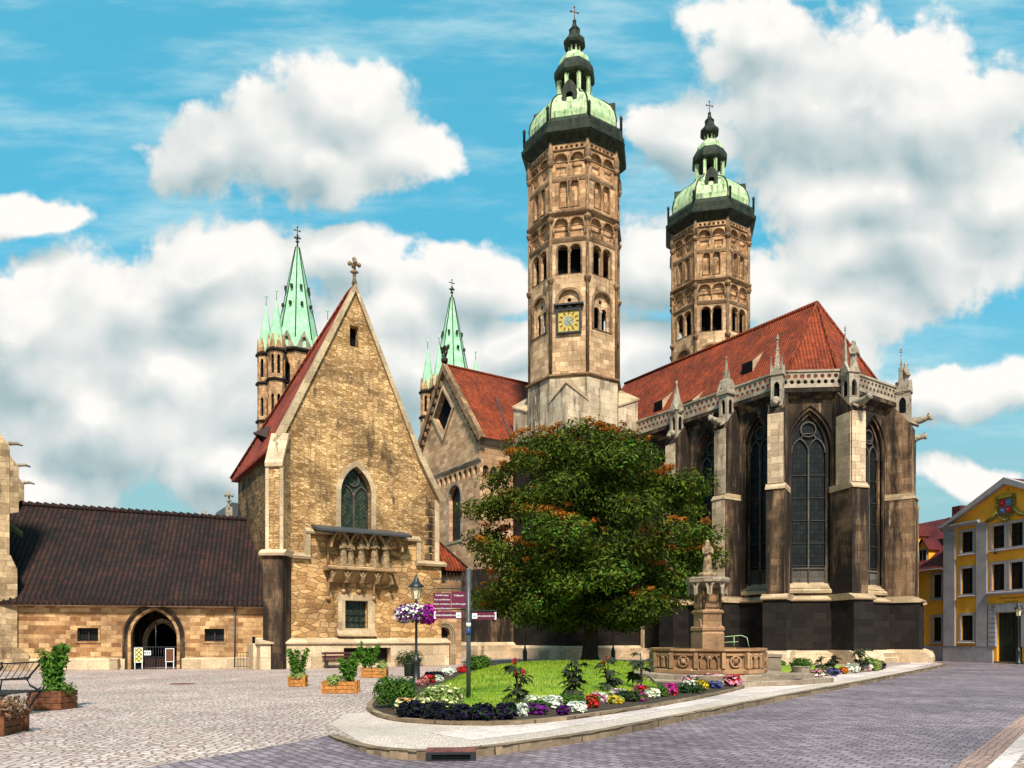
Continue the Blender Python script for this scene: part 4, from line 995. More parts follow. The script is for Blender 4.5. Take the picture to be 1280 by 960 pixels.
m = MB(); m.tube([r0+V(0, 0, .06), r1+V(0, 0, .06)], .12, 6); m.build('ridge_tiles', 'roof_orange', rf)
sv = (r0-eE0); nn = (N.cross(sv)).normalized(); nn = nn if nn.z > 0 else -nn
m = MB(); m.tube([eE0+N*2.6+nn*.04, eE0+N*3.4+sv*.62+nn*.04], .07, 5); m.build('valley_flashing', 'lead', rf)
m = MB(); q = r0+N*9.5; m.lathe(q, [(.06, 0), (.04, 1.2), (.14, 1.3), (.10, 1.5), (.03, 1.7)], 6); m.build('ridge_finial', 'copper_dark', rf)
m = MB(); m.slope_box(Ft, -.2, 11.7, 0, [(-.1, .003), (.5, .003), (.5, 1.0), (.1, 1.25), (-.1, 1.25)]); m.slope_box(Fe, -.2, 3.3, 0, [(-.1, .004), (.5, .004), (.5, 1.0), (.1, 1.25), (-.1, 1.25)]); m.build('plinth', 'plinth_stone', tr)

# ------------------------------------------------------------------ west towers with copper spires
def west_tower(x, y, label):
    root = thing('spired_tower', (x, y, 0), label, 'church tower'); c = V(x, y, 0)
    m = MB(); F8 = octs(c, 2.75)
    for f, s, k in F8: m.wall(f, rect(0, s, 0, 37.5), [arch(s*.3, s*.7, z, z+2.2, 'point', 5) for z in (27.5, 33.0)], .4)
    m.build('wall', 'ashlar_tower_upper', root)
    m = MB(); oct_lathe(m, c, [(2.4, 20), (2.4, 37)]); m.build('tower_inside', 'void', root)
    m = MB()
    for z in (26.5, 32.0, 37.3): oct_lathe(m, c, [(2.95, z-.2), (3.35, z), (3.35, z+.25), (2.95, z+.4)]); m.cut()
    m.build('string_course', 'soot_shade_stone', root)
    m = MB()
    for f, s, k in F8: m.prism(f, [(.1, 37.6), (s-.1, 37.6), (s/2, 39.8)], -.3, .1, [arch(s*.38, s*.62, 37.8, 38.6, 'point', 4)])
    m.build('gable_ring', 'grey_trim', root)
    m = MB(); oct_lathe(m, c, [(2.95, 37.6), (2.70, 39.0), (.25, 51.4), (.12, 51.5)]); sp = m.build('spire', 'copper_spire', root)
    m = MB()
    for k in range(8):
        th = ANG+pi/8+k*pi/4; m.tube([c+V(cos(th)*2.72, sin(th)*2.72, 39.0), c+V(cos(th)*.26, sin(th)*.26, 51.4)], .07, 5)
    for f, s, k in octs(c, 1.5): m.box(f, s/2-.14, s/2+.14, 45.6, 46.1, -.1, .14); m.box(f, s/2-.14, s/2+.14, 45.0-1.6, 45.4-1.6, .2, .5)
    m.build('spire_rib', 'copper_dark', sp)
    m = MB(); fleuron(m, c+V(0, 0, 51.4), 1.7); cross(m, c+V(0, 0, 52.7), 1.3, .05, N); m.build('finial', 'copper_dark', root)
    for k in range(4):
        th = radians((212, 247, 30, 110)[k]); q = c+V(cos(th), sin(th))*3.9; f8 = []
        m = MB()
        for j in range(8):
            t2 = ANG+j*pi/4; wv = V(cos(t2), sin(t2)); s = 2*.98*math.tan(pi/8); u = V(-wv.y, wv.x); f = Fr(q+wv*.98-u*s/2, u)
            m.wall(f, rect(0, s, 0, 37), [arch(s*.25, s*.75, z, z+2.0, 'point', 4) for z in (29, 33.8)], .25)
            m.prism(f, [(.05, 37), (s-.05, 37), (s/2, 38.7)], -.2, .08)
        t = m.build('turret', 'ashlar_tower_upper', root)
        m = MB(); m.lathe(q, [(.75, 20), (.75, 36.9)], 8, ANG+pi/8, False); m.build('turret_inside', 'void', t)
        m = MB()
        for z in (28.3, 33.0, 36.6): m.lathe(q, [(1.02, z-.1), (1.3, z), (1.3, z+.22), (1.02, z+.3)], 8, ANG+pi/8, False); m.cut()
        m.build('turret_band', 'soot_shade_stone', t)
        m = MB(); m.lathe(q, [(1.02, 37), (.92, 38.0), (.08, 43.0)], 8, ANG+pi/8, False); m.lathe(q, [(.05, 42.9), (.05, 44.0), (.22, 44.2), (.05, 44.4)], 6); m.build('spirelet', 'copper_spire', t)
    return root
west_tower(-27.4, 95, 'slender tower with pale green copper spire behind the rubble chapel roof')
west_tower(-8.8, 109, 'slender tower with pale green copper spire just left of the transept gable')
# ------------------------------------------------------------------ rubble chapel with steep gable
ch = thing('chapel', (-8.5, 42, 0), 'tall golden rubble chapel with steep gable, lancet window and statue gallery', 'chapel')
Fc = Fr((-12.7, 38.0, 0), N)
lan = arch(4.1, 5.85, 7.3, 9.45, 'point', 8, 1.0); slit = rect(4.62, 5.12, 17.5, 18.65)
m = MB(); m.wall(Fc, [(.75, 0), (10, 0), (10, 9.6), (8.75, 11.9), (4.9, 20.5), (.95, 12.0), (.75, 11.5)], [lan, slit, rect(4.2, 5.6, 2.05, 3.65)], .5)
Fl = Fr(Fc.p(.75, 0, -8.6), A); m3 = MB(); m3.wall(Fl, rect(0, 8.6, 0, 11.5)); m3.build('side_wall', 'rubble_dark', ch)
Fr_ = Fr(Fc.p(10, 0, 0), -A); m.wall(Fr_, rect(0, 8.6, 0, 9.6)); m.build('wall', 'rubble', ch)
lw = [(0.3, 1.3), (10.12, 1.3), (10.12, 5.75), (8.6, 5.75), (8.6, 7.1), (2.2, 7.1), (2.2, 5.75), (.3, 5.75)]
win = rect(4.25, 5.55, 2.1, 3.6)
m = MB(); m.wall(Fc, lw, [win], .5, d=.22, edge=.3); m.build('lower_wall', 'rubble_course', ch)
m = MB()   # string course that steps up around the gallery
path = [(-.1, 5.78), (2.2, 5.78), (2.2, 7.12), (8.6, 7.12), (8.6, 5.78), (10.25, 5.78)]
for (a, b) in zip(path, path[1:]):
    if a[1] == b[1]: m.slope_box(Fc, a[0]-.12, b[0]+.12, a[1], [(0, 0), (.42, -.06), (.46, .06), (.20, .26), (0, .26)])
    else: m.box(Fc, a[0]-.13, a[0]+.13, 5.70, 7.10, .0, .38)
m.build('string_course', 'pale_trim', ch)
m = MB(); m.ring(Fc, arch(3.82, 6.13, 7.1, 9.45, 'point', 8, (1.75+.28)/(2.31)), lan, -.1, .07); o = m.build('lancet_window', 'pale_trim', ch)
m = MB(); m.poly(Fc, lan, -.42); m.build('glass', 'glass_green', o)
m = MB(); dd = -.42
m.rib(Fc, [(4.975, 7.3), (4.975, 9.6)], .07, dd, dd+.1)
for a in (4.1, 4.975): m.rib(Fc, arch(a, a+.875, 9.2, 9.2, 'point', 5)[1:], .06, dd, dd+.1)
m.rib(Fc, circ(4.975, 10.25, .3, 12)+[(5.275, 10.25)], .06, dd, dd+.1); m.build('tracery', 'tracery_stone', o)
m = MB(); m.poly(Fc, slit, -.45); m.build('gable_opening', 'void', ch)
m = MB(); m.ring(Fc, rect(3.85, 5.95, 1.75, 3.95), rect(4.25, 5.55, 2.1, 3.6), .15, .30); m.slope_box(Fc, 3.8, 6.0, 1.72, [(.2, 0), (.5, -.05), (.5, .05), (.2, .38)]); o = m.build('square_window', 'pale_trim', ch)
m = MB(); m.poly(Fc, rect(4.1, 5.7, 1.95, 3.75), -.1); m.build('glass', 'glass_green', o)
m = MB()
for i in (1, 2, 3): m.rib(Fc, [(4.25+1.3*i/4, 2.1), (4.25+1.3*i/4, 3.6)], .035, -.08, -.03)
for i in (1, 2, 3): m.rib(Fc, [(4.25, 2.1+1.5*i/4), (5.55, 2.1+1.5*i/4)], .035, -.08, -.032)
m.build('window_bar', 'iron_black', o)
# gable coping, finial, roof
m = MB()
m.prism(Fc, [(.55, 11.55), (.95, 11.9), (4.9, 20.5), (4.9, 20.95), (.45, 11.7)], -.35, .16); m.prism(Fc, [(8.75, 11.8), (9.12, 11.7), (4.902, 20.95), (4.902, 20.5)], -.35, .16)
m.prism(Fc, [(8.62, 11.95), (10.0, 9.55), (10.3, 9.65), (8.95, 12.05)], -.5, .28)
m.build('coping', 'pale_trim', ch)
m = MB(); fleuron(m, Fc.p(4.9, 20.95, -.05), 1.5); m.build('finial', 'statue_stone', ch)
fl, bl, tf, tb, fr, br = Fc.p(.42, 11.55, -.1), Fc.p(.42, 11.3, -8.9), Fc.p(4.9, 20.75, -.1), Fc.p(4.9, 20.75, -1.0), Fc.p(9.3, 11.5, -.1), Fc.p(9.3, 11.3, -8.9)
m = MB(); m.face([bl, fl, tf, tb]); m.face([fr, br, tb, tf]); m.face([br, bl, tb]); e = V(0, 0, -.16)
m.face([bl+e, fl+e, fl, bl]); m.face([fl+e, bl+e, bl+N*.5+e, fl+N*.5+e])
rf = m.build('roof', 'roof_chapel', ch)
m = MB(); m.tube([bl+V(0, 0, .05), tb+V(0, 0, .05), tf+V(0, 0, .05)], .12, 6); m.build('ridge_tiles', 'roof_chapel', rf)
sl = (tb-bl).normalized(); q = fl+(bl-fl)*.40+(tf-fl)*.13; nrm = (tf-fl).cross(bl-fl).normalized(); nrm = nrm if nrm.z > 0 else -nrm
m = MB(); ax = (bl-fl).normalized(); upv = (tf-fl).normalized()
m.face([q-ax*.55, q+ax*.55, q+ax*.1+upv*.9+nrm*.1, q-ax*.1+upv*.9+nrm*.1]); m.face([q-ax*.55, q+nrm*.7, q-ax*.1+upv*.9+nrm*.1]); m.face([q+ax*.55, q+ax*.1+upv*.9+nrm*.1, q+nrm*.7]); d_ = m.build('roof_vent', 'wood_dark', rf)
# diagonal buttress with pinnacle on the left corner, right-hand quoins
dv = (A*.8-N*.6).normalized(); Fb = Fr(Fc.p(.95, 0, -.1), (-dv.y, dv.x))
m = MB(); m.slope_box(Fb, -.42, .42, 0, [(-.2, 5.95), (.95, 5.95), (.95, 10.4), (.2, 11.9), (-.2, 11.9)]); bt = m.build('corner_buttress', 'rubble', ch)
m = MB(); m.slope_box(Fb, -.52, .52, 0, [(-.2, 0), (1.15, 0), (1.15, 5.8), (-.2, 5.8)]); m.build('buttress_base', 'ashlar_choir', bt)
m = MB(); m.slope_box(Fb, -.66, .66, 5.78, [(-.2, 0), (1.32, -.05), (1.36, .06), (1.0, .28), (-.2, .28)]); m.slope_box(Fb, -.46, .46, 0, [(1.06, 10.25), (1.08, 10.45), (.2, 12.15), (.1, 12.0)])
for sg in (-1, 1): m.box(Fb, sg*.37-.09, sg*.37+.09, 6.05, 10.3, .85, .99)
hexa(m, Fb, 0, 10.4, .75, .36, 1.5, .03, False); m.build('quoin', 'plinth_stone', bt)
m = MB(); m.box(Fc, 9.78, 10.07, 6.05, 9.6, -.3, .06); m.build('quoin', 'plinth_stone', ch)
m = MB(); rr = random.Random(2)
for i in range(8): z = 6.1+i*.43; m.box(Fc, 9.15+.25*(i % 2), 9.78, z+.03, z+.36, -.1, .045)
m.build('corner_stone', 'ashlar_east', ch)
m = MB(); m.prism(Fc, rect(-.35, 10.35, 0, 1.3), .05, .75, [rect(4.0, 6.7, .2, 1.05)]); m.slope_box(Fc, -.42, 10.42, 1.28, [(.05, 0), (.85, 0), (.85, .08), (.24, .30), (.05, .30)])
f2 = Fr(Fc.p(-.35, 0, -4.0), A); m.box(f2, 0, 4.0, 0, 1.3, -.6, .15); m.build('plinth', 'plinth_stone', ch)
m = MB(); m.poly(Fc, rect(3.9, 6.8, .1, 1.2), .24); m.build('niche', 'soot_shade_stone', ch)  # black panel; shadow and soot behind the bench put into colour
# statue gallery under a lead canopy
Fs = Fc
m = MB(); m.slope_box(Fs, 3.05, 7.0, 0, [(.2, 5.16), (.98, 5.16), (1.08, 5.22), (1.08, 5.32), (.98, 5.40), (.2, 5.40)]); m.slope_box(Fs, 3.45, 6.75, 0, [(.2, 4.55), (.34, 4.6), (.80, 5.15), (.2, 5.15)])
for i in range(4):
    a = 3.3+i*.86; pts = arch(a, a+.86, 4.55, 4.55, 'point', 6)[1:]
    m.rib(Fs, pts, .10, .45, .92)
for a, z0 in ((3.3, 3.7), (4.16, 4.1), (5.02, 4.1), (5.88, 3.75)):
    m.tube([Fs.p(a, z0, .30), Fs.p(a, z0+.5, .32), Fs.p(a, 4.75, .55), Fs.p(a, 5.1, .95)], .07, 6); m.ball(Fs.p(a, z0, .31), .13, 7)
for i in range(4): a = 3.3+i*1.02; m.rib(Fs, arch(a, a+1.02, 6.4, 6.4, 'point', 6)[1:], .10, .3, .85); m.tube([Fs.p(a, 5.4, .3), Fs.p(a, 7.2, .3)], .07, 6)
for u in (3.75, 4.75, 5.75, 6.6): m.prism(Fs, rect(u-.02, u+.02, 6.9, 7.2), .2, .9)
g = m.build('gallery', 'gallery_stone', ch)
for u, h in ((4.02, 1.45), (4.42, 1.3), (5.02, 1.5), (5.78, 1.62), (6.45, 1.6)):
    m = MB(); m.lathe(Fs.p(u, 5.4, .68), [(.30, 0), (.30, .06), (.24, .10)], 8); statue(m, Fs.p(u, 5.5, .68), h, math.atan2(Fs.W.y, Fs.W.x)); m.build('statue', 'statue_stone', g)
m = MB(); m.slope_box(Fs, 2.45, 7.75, 0, [(.1, 7.42), (1.25, 7.12), (1.27, 7.18), (1.27, 7.26), (.1, 7.58)]); m.build('canopy_roof', 'lead', g)

# lean-to beside the chapel
lt = thing('lean_to', (-3.5, 44.8, 0), 'small hipped red roofed lean-to with round doorway between chapel and tree', 'outbuilding')
Fo = Fr(Fc.p(10.02, 0, -.35), N); m = MB(); dr = arch(.12, 1.0, 0, 1.75)
m.wall(Fo, rect(0, 1.75, 0, 5.6), [dr], .5); f2 = Fr(Fo.p(1.75, 0, 0), -A); m.wall(f2, rect(0, 7, 0, 5.6)); m.build('wall', 'ashlar_transept', lt)
m = MB()
for i in range(3): q = .07+i*.1; m.ring(Fo, arch(.12-q-.06+.02, 1.0+q+.06-.02, 0, 1.75), arch(.12-q+.03, 1.0+q-.03, 0, 1.75), -.05, .06+.05*i)
o = m.build('doorway', 'pale_trim', lt); m = MB(); m.poly(Fo, dr, -.4); m.build('door', 'wood_dark', o)
m = MB(); z0, z1 = 5.7, 8.3; a, b, c_, d_, e_ = Fo.p(-.1, z0, .35), Fo.p(2.0, z0, .35), Fo.p(0, z1, -1.7), Fo.p(0, z1, -6), Fo.p(2.0, z0, -6)
m.face([a, b, c_]); m.face([b, e_, d_, c_]); m.face([a-V(0, 0, .14), b-V(0, 0, .14), b, a]); m.face([b-V(0, 0, .14), e_-V(0, 0, .14), e_, b]); m.build('roof', 'roof_orange', lt)
m = MB(); m.tube([b+V(0, 0, .05), c_+V(0, 0, .05)], .08, 5)
for i in range(7): m.box(Fo, .1+i*.24, .2+i*.24, 5.3, 5.6, 0, .25)
m.build('eave_bracket', 'wood_dark', lt)

# ------------------------------------------------------------------ gatehouse
gh = thing('gatehouse', (-18.3, 38, 0), 'low tan stone gatehouse with dark brown tiled roof and arched gateway', 'gatehouse')
Fg = Fr((-24.2, 36.2, 0), (.968, .25)); L = 12.2
ga = arch(5.15, 7.3, 0, 1.62, 'point', 9, .66); w1, w2 = rect(2.75, 3.68, 1.42, 2.08), rect(8.63, 9.58, 1.40, 2.06)
m = MB(); m.wall(Fg, rect(-1.2, L, 0, 3.35), [ga, w1, w2], .4); m.build('wall', 'ashlar_gate', gh)
m = MB(); m.slope_box(Fg, -1.2, 4.9, 0, [(-.05, .002), (.12, .002), (.12, .50), (.02, .58), (-.05, .58)]); m.slope_box(Fg, 7.55, L, 0, [(-.05, .002), (.12, .002), (.12, .50), (.02, .58), (-.05, .58)]); m.slope_box(Fg, -1.2, L, 3.16, [(-.05, 0), (.06, 0), (.16, .12), (.16, .18), (-.05, .18)]); m.build('plinth', 'plinth_stone', gh)
m = MB()
for i in range(3): q = .02+i*.12; m.ring(Fg, arch(5.15-q-.11, 7.3+q+.11, 0, 1.62, 'point', 9, (2.15*.66+q+.11)/(2.15+2*q+.22)), arch(5.15-q, 7.3+q, 0, 1.62, 'point', 9, (2.15*.66+q)/(2.15+2*q)), -.3+.12*i, -.06+.07*i)
o = m.build('archway', 'ashlar_choir', gh)
for wv_ in (w1, w2):
    (a, z0), (b, z1) = wv_[0], wv_[2]
    m = MB(); m.ring(Fg, rect(a-.10, b+.10, z0-.10, z1+.10), wv_, -.1, .05); o = m.build('window', 'ashlar_gate', gh)
    m = MB(); m.poly(Fg, wv_, -.25); m.build('glass', 'glass_dark', o)
    m = MB(); mid = (a+b)/2; m.rib(Fg, [(mid, z0), (mid, z1)], .07, -.24, -.15); m.ring(Fg, wv_, rect(a+.05, b-.05, z0+.05, z1-.05), -.24, -.16); m.build('sash', 'wood_dark', o)
# passage behind the arch
m = MB(); Fp = Fg.sub(0, 0, -3.6); inn = arch(5.2, 6.75, 0, 1.35, 'point', 8, .72)
m.wall(Fp, rect(4.0, 8.6, 0, 3.3), [inn], .5)
for u, sgn in ((4.55, 1), (8.1, -1)): f2 = Fr(Fg.p(u, 0, -3.6 if sgn > 0 else 0), Fg.W*sgn); m.poly(f2, rect(0, 3.6, 0, 3.3), 0, flip=False)
m.build('passage_wall', 'ashlar_choir', gh)
m = MB(); m.ring(Fp, arch(4.95, 7.0, 0, 1.35, 'point', 8, (1.55*.72+.25)/2.05), inn, -.1, .15); m.build('inner_arch', 'plinth_stone', gh)
m = MB(); m.poly(Fp, rect(4.0, 8.6, 0, 3.3), -2.0); m.face([Fg.p(4.0, 3.28, 0), Fg.p(8.6, 3.28, 0), Fg.p(8.6, 3.28, -5.6), Fg.p(4.0, 3.28, -5.6)]); m.face([Fg.p(4.0, 0, -3.6), Fg.p(4.0, 3.3, -3.6), Fg.p(4.0, 3.3, -5.6), Fg.p(4.0, 0, -5.6)]); m.face([Fg.p(8.6, 0, -3.6), Fg.p(8.6, 3.3, -3.6), Fg.p(8.6, 3.3, -5.6), Fg.p(8.6, 0, -5.6)]); m.build('dark_passage', 'void', gh)
# iron gate leaves
m = MB()
for i in range(17): u = 5.2+i*.128; m.tube([Fg.p(u, .05, -.45), Fg.p(u, 1.15 if i not in (0, 8, 16) else 2.7, -.45)], .012 if i not in (0, 8, 16) else .03, 4)
for z in (.1, .6, 1.12): m.rib(Fg, [(5.18, z), (7.28, z)], .04, -.48, -.44)
o = m.build('iron_gate', 'iron_black', gh); m = MB(); m.box(Fg, 5.2, 7.26, .08, .62, -.50, -.485); m.build('kick_panel', 'wood_dark', o)
er, rl, rr_ = Fg.p(-2.0, 3.28, .42), Fg.p(-2.0, 8.95, -5.4), Fg.p(12.7, 8.45, -5.4); el = Fg.p(12.1, 3.28, .42)
m = MB(); m.face([er, el, Fg.p(12.7, 3.28, -.2), rr_, rl][:2]+[rr_, rl]); m.face([rl, rr_, Fg.p(12.7, 3.3, -11), Fg.p(-2, 3.3, -11)])
m.face([er-V(0, 0, .09), el-V(0, 0, .09), el, er]); rf = m.build('roof', 'roof_gate', gh)
m = MB(); nE = 56
for i in range(nE):   # the rounded lower ends of the tile rolls show along the eave
    q = er+(el-er)*((i+.5)/nE); up_ = (rl-er).normalized(); m.tube([q+V(0, 0, -.02), q+up_*.4+V(0, 0, .0)], .06, 6)
m.build('eave_tiles', 'roof_gate', rf)
m = MB(); nR = 38
for i in range(nR):
    a = rl+(rr_-rl)*(i/nR)+V(0, 0, .03); b = rl+(rr_-rl)*((i+1.12)/nR)+V(0, 0, .0); m.tube([a+V(0, 0, .05), b], .17, 7, .12)
m.build('ridge_tiles', 'roof_gate', rf)
m = MB(); m.slope_box(Fg, -1.2, 12.0, 3.12, [(.0, .10), (.38, .10), (.40, .18), (0, .2)]); m.build('eave_board', 'wood_dark', gh)
m = MB(); m.tube([Fg.p(10.1, 3.2, .1), Fg.p(10.1, .05, .1)], .04, 6); m.build('downpipe', 'lead', gh)
m = MB(); m.poly(Fg, rect(10.95, 11.1, 1.3, 1.65), .012); m.build('vent', 'void', gh)
# notice boards at the gate
for nm, (u0, u1, z0, z1, d), mt, lab in (('notice_board', (5.28, 5.62, .36, 1.06, -.30), 'poster_lattice', 'white board with yellow lattice pattern at the left of the gateway'), ('notice_board', (6.74, 7.10, .38, 1.02, -.30), 'poster_brown', 'dark brown poster board at the right inside the gateway')):
    t = thing(nm, Fg.p(u0, 0, d), lab, 'notice board'); m = MB(); m.box(Fg, u0, u1, z0, z1, d, d+.03)
    m.build('poster', mt, t)
    m = MB(); m.ring(Fg, rect(u0-.03, u1+.03, z0-.03, z1+.03), rect(u0, u1, z0, z1), d-.01, d+.045)
    for u in (u0, u1): m.box(Fg, u-.02, u+.02, 0, z0-.03, d, d+.03)
    m.build('board_frame', 'paint_white', t)
t = thing('notice_sheet', Fg.p(5.84, .7, -.42), 'small white printed sheet hanging on the iron gate', 'notice'); m = MB(); m.box(Fg, 5.68, 6.0, .70, .93, -.43, -.425); m.build('sheet', 'paint_white', t)
m = MB()
for i, a in enumerate((5.73, 5.83, 5.93)):
    m.ring(Fg, circ(a, .82, .045, 8), circ(a, .82, .022, 8), -.425, -.418)
m.build('printed_sign', 'iron_black', t)
t = thing('guard_stone', Fg.p(4.45, 0, .3), 'small square guard stone left of the gateway', 'stone post'); m = MB(); m.prism(Fg, [(4.28, 0), (4.66, 0), (4.64, .5), (4.3, .5)], .16, .46); m.box(Fg, 4.25, 4.69, .5, .56, .13, .49); m.build('block', 'plinth_stone', t)
t = thing('iron_railing', Fg.p(11, 0, .35), 'low black iron railing at the right end of the gatehouse wall', 'railing'); m = MB()
for i in range(11): u = 10.25+i*.15; m.tube([Fg.p(u, 0, .4), Fg.p(u, .86, .4)], .012, 4)
m.build('bar', 'iron_black', t, ).name = 'bars'
m = MB(); m.rib(Fg, [(10.2, .82), (11.8, .82)], .03, .38, .42); m.rib(Fg, [(10.2, .12), (11.8, .12)], .03, .38, .42); m.build('rail', 'iron_black', t)

# ------------------------------------------------------------------ parish church at the left edge
pc = thing('parish_church', (-27, 36, 0), 'pale buttressed stone church cut off by the left edge of the picture', 'church')
Fq = Fr((-26.2, 35.4, 0), -A); m = MB(); m.wall(Fq, rect(-3, 15, 0, 11.4), [arch(u, u+1.6, 4, 8.5, 'point', 6) for u in (1.9, 7.1)], .5); fe = Fr(Fq.p(-3, 0, -10.5), N); m.wall(fe, [(0, 0), (10.5, 0), (10.5, 11.4), (5.5, 17.9), (0, 11.4)]); m.build('wall', 'church_stone', pc)
for u in (1.9, 7.1): m = MB(); m.poly(Fq, arch(u, u+1.6, 4, 8.5, 'point', 6), -.45); m.build('window', 'glass_dark', pc)
for u, pr in ((0, 2.0), (5.2, 2.35), (10.6, 2.6)):
    m = MB(); m.slope_box(Fq, u-.5, u+.5, 0, [(-.2, 5.6), (pr-.1, 5.6), (pr-.1, 10.9), (pr-.5, 11.5), (-.2, 12.3)]); b_ = m.build('buttress', 'church_stone', pc)
    m = MB(); m.slope_box(Fq, u-.6, u+.6, 0, [(-.2, 0), (pr+.22, 0), (pr+.22, 4.9), (pr-.05, 5.58), (-.2, 5.58)]); m.build('buttress_base', 'church_stone', b_)
    m = MB(); m.slope_box(Fq, u-.75, u+.75, 0, [(-.2, .003), (pr+.7, .003), (pr+.7, .8), (pr+.3, 1.1), (-.2, 1.1)]); m.build('plinth', 'church_stone', b_)
    m = MB(); q = Fq.p(u, 11.1, pr-.15); m.tube([q, q+Fq.W*.35+V(0, 0, .05), q+Fq.W*.6+V(0, 0, -.03)], [.12, .09, .04], 6); m.build('gargoyle', 'grey_trim', b_)
m = MB(); m.face([Fq.p(-3, 11.4, .5), Fq.p(15, 11.4, .5), Fq.p(15, 18, -5), Fq.p(-3, 18, -5)]); m.face([Fq.p(-3, 11.25, .5), Fq.p(15, 11.25, .5), Fq.p(15, 11.4, .5), Fq.p(-3, 11.4, .5)]); m.face([Fq.p(-3, 18, -5), Fq.p(15, 18, -5), Fq.p(15, 11.4, -10.5), Fq.p(-3, 11.4, -10.5)]); m.build('roof', 'roof_gate', pc)
m = MB(); q = Fq.p(1.2, 0, 2.0); m.face([Fq.p(.5, 7.8, 1.2), Fq.p(.5, 6.9, 2.45), Fq.p(1.9, 6.7, 2.45), Fq.p(1.9, 7.6, 1.2)]); m.build('copper_flashing', 'copper_spire', pc)

# distant gables beyond the gatehouse
for (x, y, zt, lab) in ((-22.4, 62, 13.3, 'distant grey stone gable with finial touching the chapel roof'), (-25.2, 64, 12.0, 'lower distant grey gable with finial above the gatehouse ridge')):
    t = thing('distant_gable', (x, y, 0), lab, 'building'); f = Fr((x-1.3, y, 0), (.836, .548)); m = MB()
    m.prism(f, [(0, 0), (5.5, 0), (5.5, zt-1.8), (0, zt-1.8)], -6, 0); m.build('wall', 'grey_trim', t)
    m = MB(); m.prism(f, [(-.1, zt-1.8), (5.6, zt-1.8), (4.4, zt-.7), (.35, zt-.4)], -6, .1); m.build('roof', 'lead', t)
    m = MB(); fleuron(m, f.p(.1, zt-1.0, 0), 1.6); m.box(f, -.15, .35, 0, zt-.8, -.2, .12); m.build('finial', 'grey_trim', t)

# ------------------------------------------------------------------ yellow house
yh = thing('yellow_house', (32, 52, 0), 'yellow plastered house with grey pilasters, pediment and maroon roof', 'house')
Fy = Fr((31.1, 56, 0), (.243, -.97)); U0, U1 = 2.12, 12.4
WN = [(3.58, 4.58, 7.55, 9.0), (3.58, 4.58, 4.65, 6.45), (3.58, 4.58, 1.4, 3.15), (6.1, 7.05, 7.55, 9.05), (7.45, 8.4, 7.55, 9.05), (6.1, 7.05, 4.75, 6.5), (7.45, 8.4, 4.75, 6.5), (9.9, 10.9, 7.55, 9.0), (9.9, 10.9, 4.65, 6.45), (9.9, 10.9, 1.4, 3.15)]
gate = rect(6.45, 8.3, -.12, 3.25)
m = MB(); m.wall(Fy, [(U0, -.25), (U1, -.25), (U1, 9.6), ((U0+U1)/2, 11.75), (U0, 9.6)], [rect(a, b, c_, d_) for a, b, c_, d_ in WN]+[gate, circ(7.26, 11.36, .12, 10)], .25, d=.3)
f2 = Fr(Fy.p(U0, 0, -6), Fy.W); m.wall(f2, rect(0, 6.3, 0, 9.6)); f2 = Fr(Fy.p(U1, 0, .3), -Fy.W); m.wall(f2, rect(0, 8, 0, 9.6)); m.build('wall', 'yellow_plaster', yh)
WW = [(.75, 1.55, 4.55, 6.25), (.75, 1.55, 1.35, 3.1), (-1.9, -1.1, 4.55, 6.25), (-1.9, -1.1, 1.35, 3.1), (-4.4, -3.6, 4.55, 6.25), (-4.4, -3.6, 1.35, 3.1)]
m = MB(); m.wall(Fy, rect(-14, U0, -.2, 6.75), [rect(a, b, c_, d_) for a, b, c_, d_ in WW], .25); m.build('wing_wall', 'yellow_plaster', yh)
def house_window(a, b, z0, z1, d):
    m = MB(); m.ring(Fy, rect(a-.17, b+.17, z0-.17, z1+.17), rect(a, b, z0, z1), d-.02, d+.06); m.slope_box(Fy, a-.22, b+.22, z0-.2, [(d-.02, 0), (d+.16, 0), (d+.16, .05), (d+.05, .09), (d-.02, .09)]); o = m.build('window', 'grey_plaster', yh)
    g = MB(); g.poly(Fy, rect(a, b, z0, z1), d-.18); g.build('glass', 'glass_dark', o)
    s = MB(); mid = (a+b)/2; s.rib(Fy, [(mid, z0), (mid, z1)], .06, d-.17, d-.11); zt = z0+(z1-z0)*.66; s.rib(Fy, [(a, zt), (b, zt)], .05, d-.17, d-.112); s.ring(Fy, rect(a, b, z0, z1), rect(a+.05, b-.05, z0+.05, z1-.05), d-.17, d-.115); s.build('sash', 'wood_dark', o)
for q in WN: house_window(*q, .3)
for q in WW: house_window(*q, 0)
for a, b in ((2.12, 3.12), (4.92, 5.75), (8.9, 9.6), (11.4, 12.4)): m = MB(); m.box(Fy, a, b, 1.0, 9.25, .3, .42); m.slope_box(Fy, a-.04, b+.04, 9.25, [(.28, 0), (.46, 0), (.5, .2), (.28, .2)]); m.build('pilaster', 'grey_plaster', yh)
m = MB(); m.box(Fy, U0-.06, 6.2, -.2, 1.0, .28, .40); m.box(Fy, 8.5, U1+.06, -.2, 1.0, .28, .40); m.box(Fy, -14, U0-.1, -.2, 1.0, -.02, .09); m.build('base_course', 'grey_plaster', yh)
m = MB(); cmid = (U0+U1)/2
m.slope_box(Fy, U0-.25, 5.2, 9.40, [(.25, 0), (.45, 0), (.62, .15), (.62, .26), (.25, .30)]); m.cut(); m.slope_box(Fy, 9.3, U1+.25, 9.40, [(.25, 0), (.45, 0), (.62, .15), (.62, .26), (.25, .30)])
m.cut(); m.prism(Fy, [(U0-.35, 9.55), (U0+.2, 9.55), (cmid, 11.7), (cmid, 12.12)], .2, .66); m.prism(Fy, [(U1-.2, 9.55), (U1+.35, 9.55), (cmid+.002, 12.12), (cmid+.002, 11.7)], .2, .66)
